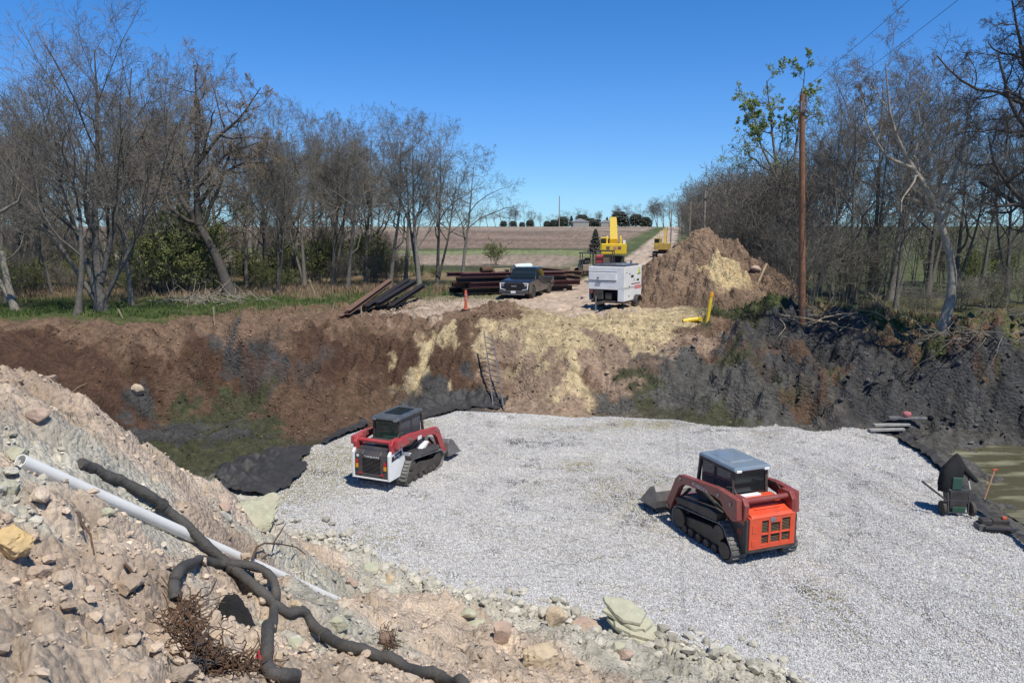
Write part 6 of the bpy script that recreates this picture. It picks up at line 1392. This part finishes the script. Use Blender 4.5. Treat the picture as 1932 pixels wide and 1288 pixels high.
c = Vector((ax, ay, za)).lerp(Vector((bx, by, zb)), .38) + nv * .5; q = MB(); q.box(c + Vector((0, 0, 1.58)), (1.5, .5, .14), Matrix.Rotation(math.atan2(dv.y, dv.x) + .2, 3, 'Z')); q.box(c + Vector((.1, 0, 1.70)), (1.2, .3, .10), Matrix.Rotation(math.atan2(dv.y, dv.x) - .15, 3, 'Z')); tag(q.build('board_bundle', M_WOOD, bevel=.02), 'pale boards lying across the beam stack beside the log', 'boards')
for k in range(3):
    x0, y0 = at(1040 - k * 10, 60 + k * 1.3); x1, y1 = at(1092 + k * 3, 58 + k * 1.3); ibeam((x0, y0, h1(x0, y0) + .5 + .3 * k), (x1, y1, h1(x1, y1) + .25 + .3 * k), .3, .35, M_RUST, ['low rusty beam on the ground beyond the maroon stack', 'rusty beam lying on another beyond the maroon stack', 'highest rusty beam beyond the maroon stack'][k], 'rusty beams beyond the stack')
G2 = 'steel piles lying aslant on the bank'
for k, (p0, p1, z0_, z1_, lb) in enumerate((((640,606),(738,551),.12,.55,'lowest rusty pile of the slanting heap on the bank'),((655,603),(752,549),.34,.75,'second pile of the slanting heap, dark with a pale upper edge'),((690,590),(772,552),.3,.8,'third pile of the slanting heap, shorter and dark'),((712,586),(785,555),.35,.8,'fourth pile of the slanting heap, pale edge towards the field'),((735,582),(800,556),.2,.7,'outermost pile of the slanting heap by the rubble'))):
    xa, ya = un(*p0, 3.1); xb, yb_ = un(*p1, 3.3); f = min(1, 11.5 / math.hypot(xb - xa, yb_ - ya)); xb, yb_ = xa + (xb - xa) * f, ya + (yb_ - ya) * f
    ibeam((xa, ya, h1(xa, ya) + z0_), (xb, yb_, h1(xb, yb_) + z1_ + .3), .22, .32, M_RUST if k < 2 else M_BEAMK, lb, G2)
scatter('rubble', 5, 260, reg_blobs([(752,578,1.6,1.0,.6),(735,590,1.2,.6,.4)]), (.08, .3), M_CLOD, seed=8, colname='clay2', small=.5)

# ================================================================ markers, stakes, small things on the bank
M_CONE = mat('orange_red_plastic', (.62,.10,.035), .5, 0, .1, 3, dirt=.2)
p = hit(879, 584); e = empty('channel_post', p, 0, 'orange red marker post standing left of the pickup', 'marker post'); q = MB(); q.lathe([(.16, 0), (.16, .03), (.09, .06), (.07, .3), (.065, .92), (.05, .98), (.01, 1.0)], (0, 0, 0), 'z', 14); q.build('post', M_CONE, e, smooth=40); q = MB(); q.lathe([(.073, .70), (.073, .80)], (0, 0, 0), 'z', 14); q.lathe([(.075, .50), (.075, .60)], (0, 0, 0), 'z', 14); q.build('band', M_DECALR, e); q = MB(); q.box((0, 0, .015), (.42, .42, .05)); q.build('base', M_BLACK, e, bevel=.01)
p = hit(1334, 606); e = empty('gas_marker', p, R(8), 'upright yellow marker post with an orange cap below the dirt pile', 'marker post'); q = MB(); q.tube([(0, 0, -.1), (.08, 0, .6), (.15, 0, 1.15)], .085, 12); q.build('post', M_YELLOW, e, smooth=40); q = MB(); q.tube([(.15, 0, 1.13), (.165, 0, 1.25), (.18, 0, 1.36)], [.10, .10, .08], 12); q.build('cap', M_AMBER, e, smooth=40)
p = hit(1306, 608); q = MB(); q.tube([p + Vector((-.45, 0, .06)), p + Vector((0, .05, .12)), p + Vector((.35, 0, .16))], [.10, .12, .09], 10); q.box(p + Vector((.38, 0, .16)), (.16, .2, .2)); tag(q.build('fallen_marker', M_YELLOW, smooth=40), 'yellow marker lying flat beside the upright yellow post', 'marker post')
x, y = at(1415, 42.8); a = Vector((x, y, ztop(566, 42.8))); x, y = at(1443, 44.2); b = Vector((x, y, ztop(497, 44.2))); q = MB(); q.bar(a, b, .10, .06); tag(q.build('wooden_plank', M_WOOD), 'pale wooden plank leaning up the right flank of the dirt pile', 'plank')
M_LOG = mat('pale_log', (.34,.26,.18), .9, 0, .3, 7, .5, 14)
def log(px0, py0, px1, py1, D, r, label):
    x, y = at(px0, D); a = Vector((x, y, ztop(py0, D))); x, y = at(px1, D - .4); b = Vector((x, y, ztop(py1, D - .4))); q = MB(); q.tube([a, a.lerp(b, .5) + Vector((0, 0, .06)), b], [r, r * 1.1, r * .8], 9); tag(q.build('log', M_LOG, smooth=40), label, 'log')
log(1398, 560, 1440, 590, 42.2, .22, 'thick pale log lying at the right foot of the dirt pile'); log(1362, 492, 1392, 500, 44.5, .13, 'short pale log near the top of the dirt pile')
def slab(px, py, D, w, label, rz):
    x, y = at(px, D); P, F = rock_mesh(int(px), (w, w * .7, w * .5), 10, 2); o = mesh_np('concrete_chunk', P, [F], M_ROCKP, smooth=True, sharp=25); o.location = (x, y, ztop(py, D)); o.rotation_euler = (.4, .2, rz); tag(o, label, 'rubble')
slab(1425, 508, 44.6, .9, 'grey concrete chunk on the right shoulder of the dirt pile', .3); slab(1385, 568, 42.4, .8, 'concrete chunk low on the front of the dirt pile by the log', 1.2); slab(1400, 580, 41.8, .6, 'small concrete chunk below the log at the dirt pile foot', 2.0)
for i, (px, py, hh, ln, lb) in enumerate(((405,612,34,.0,'thin upright wooden stake on the bare ground before the left wood'),(626,588,18,.35,'short pale stake tilted over beside the slanting piles'),(780,603,30,0,'thin upright stake right of the slanting piles'),(598,560,34,-.4,'leaning pale stick at the edge of the dry grass'),(233,600,18,-.5,'short white stick in the grass below the tallest tree'),(352,582,16,.3,'pale upright stick in the grass by the brush heap'),(682,598,20,0,'thin stake in front of the slanting piles'))):
    p = hit(px, py); h_ = hh / pxm(p); q = MB(); q.bar(p - Vector((0, 0, .1)), p + Vector((ln * h_, 0, h_)), .045, .045); tag(q.build('wooden_stake', M_WOOD), lb, 'stake')
# broken stump and brush heap at the left
p = hit(30, 588); q = MB(); q.tube([p + Vector((0, 0, -.1)), p + Vector((-.25, 0, 1.3)), p + Vector((-.45, 0, 3.2))], [.24, .17, .13], 9); q.tube([p + Vector((-.2, 0, .6)), p + Vector((-1.0, 0, 2.2))], [.14, .08], 8); tag(q.build('broken_trunk', M_PALE, smooth=50), 'broken pale trunk standing at the left edge of the bank', 'tree trunk')
x, y = at(-60, 37); pz = h1(x, y); q = MB(); q.tube([(x, y, pz + 3.6), (x + 1.0, y, pz + 4.6), (x + 2.1, y, pz + 5.2), (x + 3.1, y, pz + 5.75), (x + 3.4, y, pz + 6.4)], [.16, .10, .085, .06, .03], 7); q.tube([(x, y, pz - .2), (x - .1, y, pz + 2), (x, y, pz + 3.6), (x - .3, y, pz + 7)], [.3, .22, .18, .05], 8); tag(q.build('dead_tree', M_PALE, smooth=50), 'dead trunk with one pale bare bough reaching in from the left edge', 'tree')
rngb = np.random.default_rng(5)
def brushpile(px, py, n, sx, label, m):
    p = hit(px, py); P0 = np.array(p)[None] + rngb.normal(0, 1, (n, 3)) * np.array([sx, .5, .12]) + np.array([0, 0, .15]); D = rngb.normal(0, 1, (n, 3)) * np.array([1, .5, .35]); D /= np.linalg.norm(D, axis=1, keepdims=True)
    V, Q = tubes(polyl(rngb, P0, D, rngb.uniform(.5, 1.8, n), 5, .2, -.02), np.full((n, 5), .018) * np.linspace(1.2, .4, 5)[None], 4); tag(mesh_np('brush_pile', V, [Q], m), label, 'brush pile')
brushpile(400, 570, 160, 1.5, 'low heap of broken branches at the edge of the left wood', M_PALE); brushpile(1830, 640, 60, 1.0, 'tangle of dead branches beside the bent pale tree', M_BARK); brushpile(1890, 600, 70, 1.0, 'dark tangle of branches under the nearest tree', M_BARK); brushpile(1600, 606, 40, 1.5, 'strewn dead sticks along the top of the black bank', M_WOOD)

# ================================================================ cart by the pond
M_GREENP = mat('dark_green_plastic', (.012,.075,.05), .45, 0, .1, 3, dirt=.15)
p = hit(1805, 972); e = empty('hand_cart', p, R(-6), 'green two wheeled hand cart parked on the gravel by the pond', 'hand cart')
q = MB()
for s in (-1, 1): q.bar((s * .24, -.05, .10), (s * .27, .0, .72), .03, .03); q.bar((s * .27, 0, .72), (s * .30, .30, 1.12), .03, .03)
for z, y in ((.10, -.06), (.42, -.03), (.72, 0)): q.bar((-.27, y, z), (.27, y, z), .03, .03)
q.bar((-.30, .30, 1.12), (.30, .30, 1.12), .035, .035); q.build('frame', M_ALU, e)
q = MB(); q.loft([[(-.19,-.02,.08),(.19,-.02,.08),(.19,.30,.08),(-.19,.30,.08)], [(-.24,-.06,.68),(.24,-.06,.68),(.24,.42,.68),(-.24,.42,.68)]]); q.build('tub', M_BLACK, e, bevel=.015)
q = MB(); q.box((0, -.062, .18), (.32, .03, .15)); q.box((-.08, -.03, .88), (.24, .08, .32)); q.build('green_panel', M_GREENP, e, bevel=.02); q = MB(); q.box((0, -.02, .70), (.54, .06, .05)); q.build('rim_bar', M_ALU, e, bevel=.01)
for s in (-1, 1): wheel(e, (s * .36, .02, .19), .19, .09, rimm=M_ALU)
rng = np.random.default_rng(3); n = 40; rings = []
for k, (zz, rx, ry, cx, cy) in enumerate(((.62,.20,.10,-.24,.14),(.80,.24,.16,-.20,.16),(1.0,.27,.20,-.12,.2),(1.18,.27,.20,-.08,.22),(1.32,.22,.17,-.02,.24),(1.45,.13,.12,.02,.26),(1.55,.07,.07,.03,.27),(1.60,.02,.02,.03,.27))):
    rings.append([p + Vector((cx + rx * math.cos(t) * (1 + .16 * math.sin(5 * t + k)), cy + ry * math.sin(t) * (1 + .16 * math.cos(4 * t + k)), zz)) for t in np.linspace(0, math.tau, 24, endpoint=False)])
q = MB(); q.loft(rings); q.tube([p + Vector((.12,.2,1.28)), p + Vector((.28,.14,1.1)), p + Vector((.42,.1,.96)), p + Vector((.50,.08,.90))], [.09,.085,.07,.05], 9); tag(q.build('black_jacket', M_CLOTH, smooth=60), 'black hooded jacket draped over the handles of the hand cart', 'jacket')
q = MB(); q.bar(p + Vector((-.32, -.05, .42)), p + Vector((-.98, .0, .93)), .05, .05); tag(q.build('tool_handle', M_BLACK), 'black tool handle slanting out from the hand cart towards the loaders', 'tool')
a = hit(1856, 945) + Vector((0, 0, .0)); q = MB(); b = a + Vector((.28, .1, .86)); q.tube([a, b], [.020, .022], 8); e = empty('shovel', (0, 0, 0), 0, 'shovel with an orange wooden shaft stuck in the black fabric', 'shovel'); o = q.build('shaft', mat('orange_wood', (.50,.27,.15), .6, 0, .15, 8), e, smooth=40); q = MB(); q.box(b + Vector((.02, 0, .03)), (.13, .04, .05)); q.build('grip', M_CONE, e, bevel=.01); q = MB(); q.bar(a + Vector((-.07, -.03, -.2)), a + Vector((.01, 0, .06)), .17, .02); q.build('blade', M_STEEL, e)
p = hit(1882, 1004); e = empty('steel_frame_block', p, R(-8), 'low dark machine block with a grey rail at the gravel edge past the cart', 'equipment'); q = MB(); q.box((0, .1, .09), (.72, .36, .16)); q.box((-.26, .1, .24), (.24, .24, .14)); q.box((.12, .2, .22), (.4, .2, .12)); q.build('body', M_BLACK, e, bevel=.02); q = MB(); q.bar((-.34, -.1, .15), (.40, -.12, .15), .05, .05); q.build('rail', M_ALU, e); q = MB(); q.cyl((-.36, -.06, .10), (-.36, .26, .10), .10, n=14); q.build('roller', M_RUBBER, e, smooth=40); q = MB(); q.box((.22, .2, .31), (.1, .1, .06)); q.build('cap', M_CONE, e, bevel=.01)
for k, (px, py, z, ry, lb) in enumerate(((1672,816,.04,6,'lower grey plank of the pile at the far corner of the gravel'),(1676,812,.14,3,'middle grey plank of the pile at the far corner of the gravel'),(1700,805,.26,-4,'upper grey plank of the pile below the red rag'))):
    p = hit(px, py); q = MB(); q.box((0, 0, 0), (1.35, .2, .08)); o = q.build('grey_plank', M_STEEL if k == 2 else mat('grey_wood', (.30,.29,.27), .85, 0, .2, 6), bevel=.008); o.location = p + Vector((.1 * k, 0, .08 + z)); o.rotation_euler = (0, 0, R(ry)); tag(o, lb, 'plank')
p = hit(1704, 806); P, F = rock_mesh(95, (.34, .22, .26), 5, 2); o = mesh_np('red_rag', P, [F], mat('faded_red_cloth', (.42,.14,.15), .9, 0, .3, 8), smooth=True); o.location = p + Vector((.1, 0, .5)); tag(o, 'faded red bundle lying on the grey planks at the black bank', 'bundle')
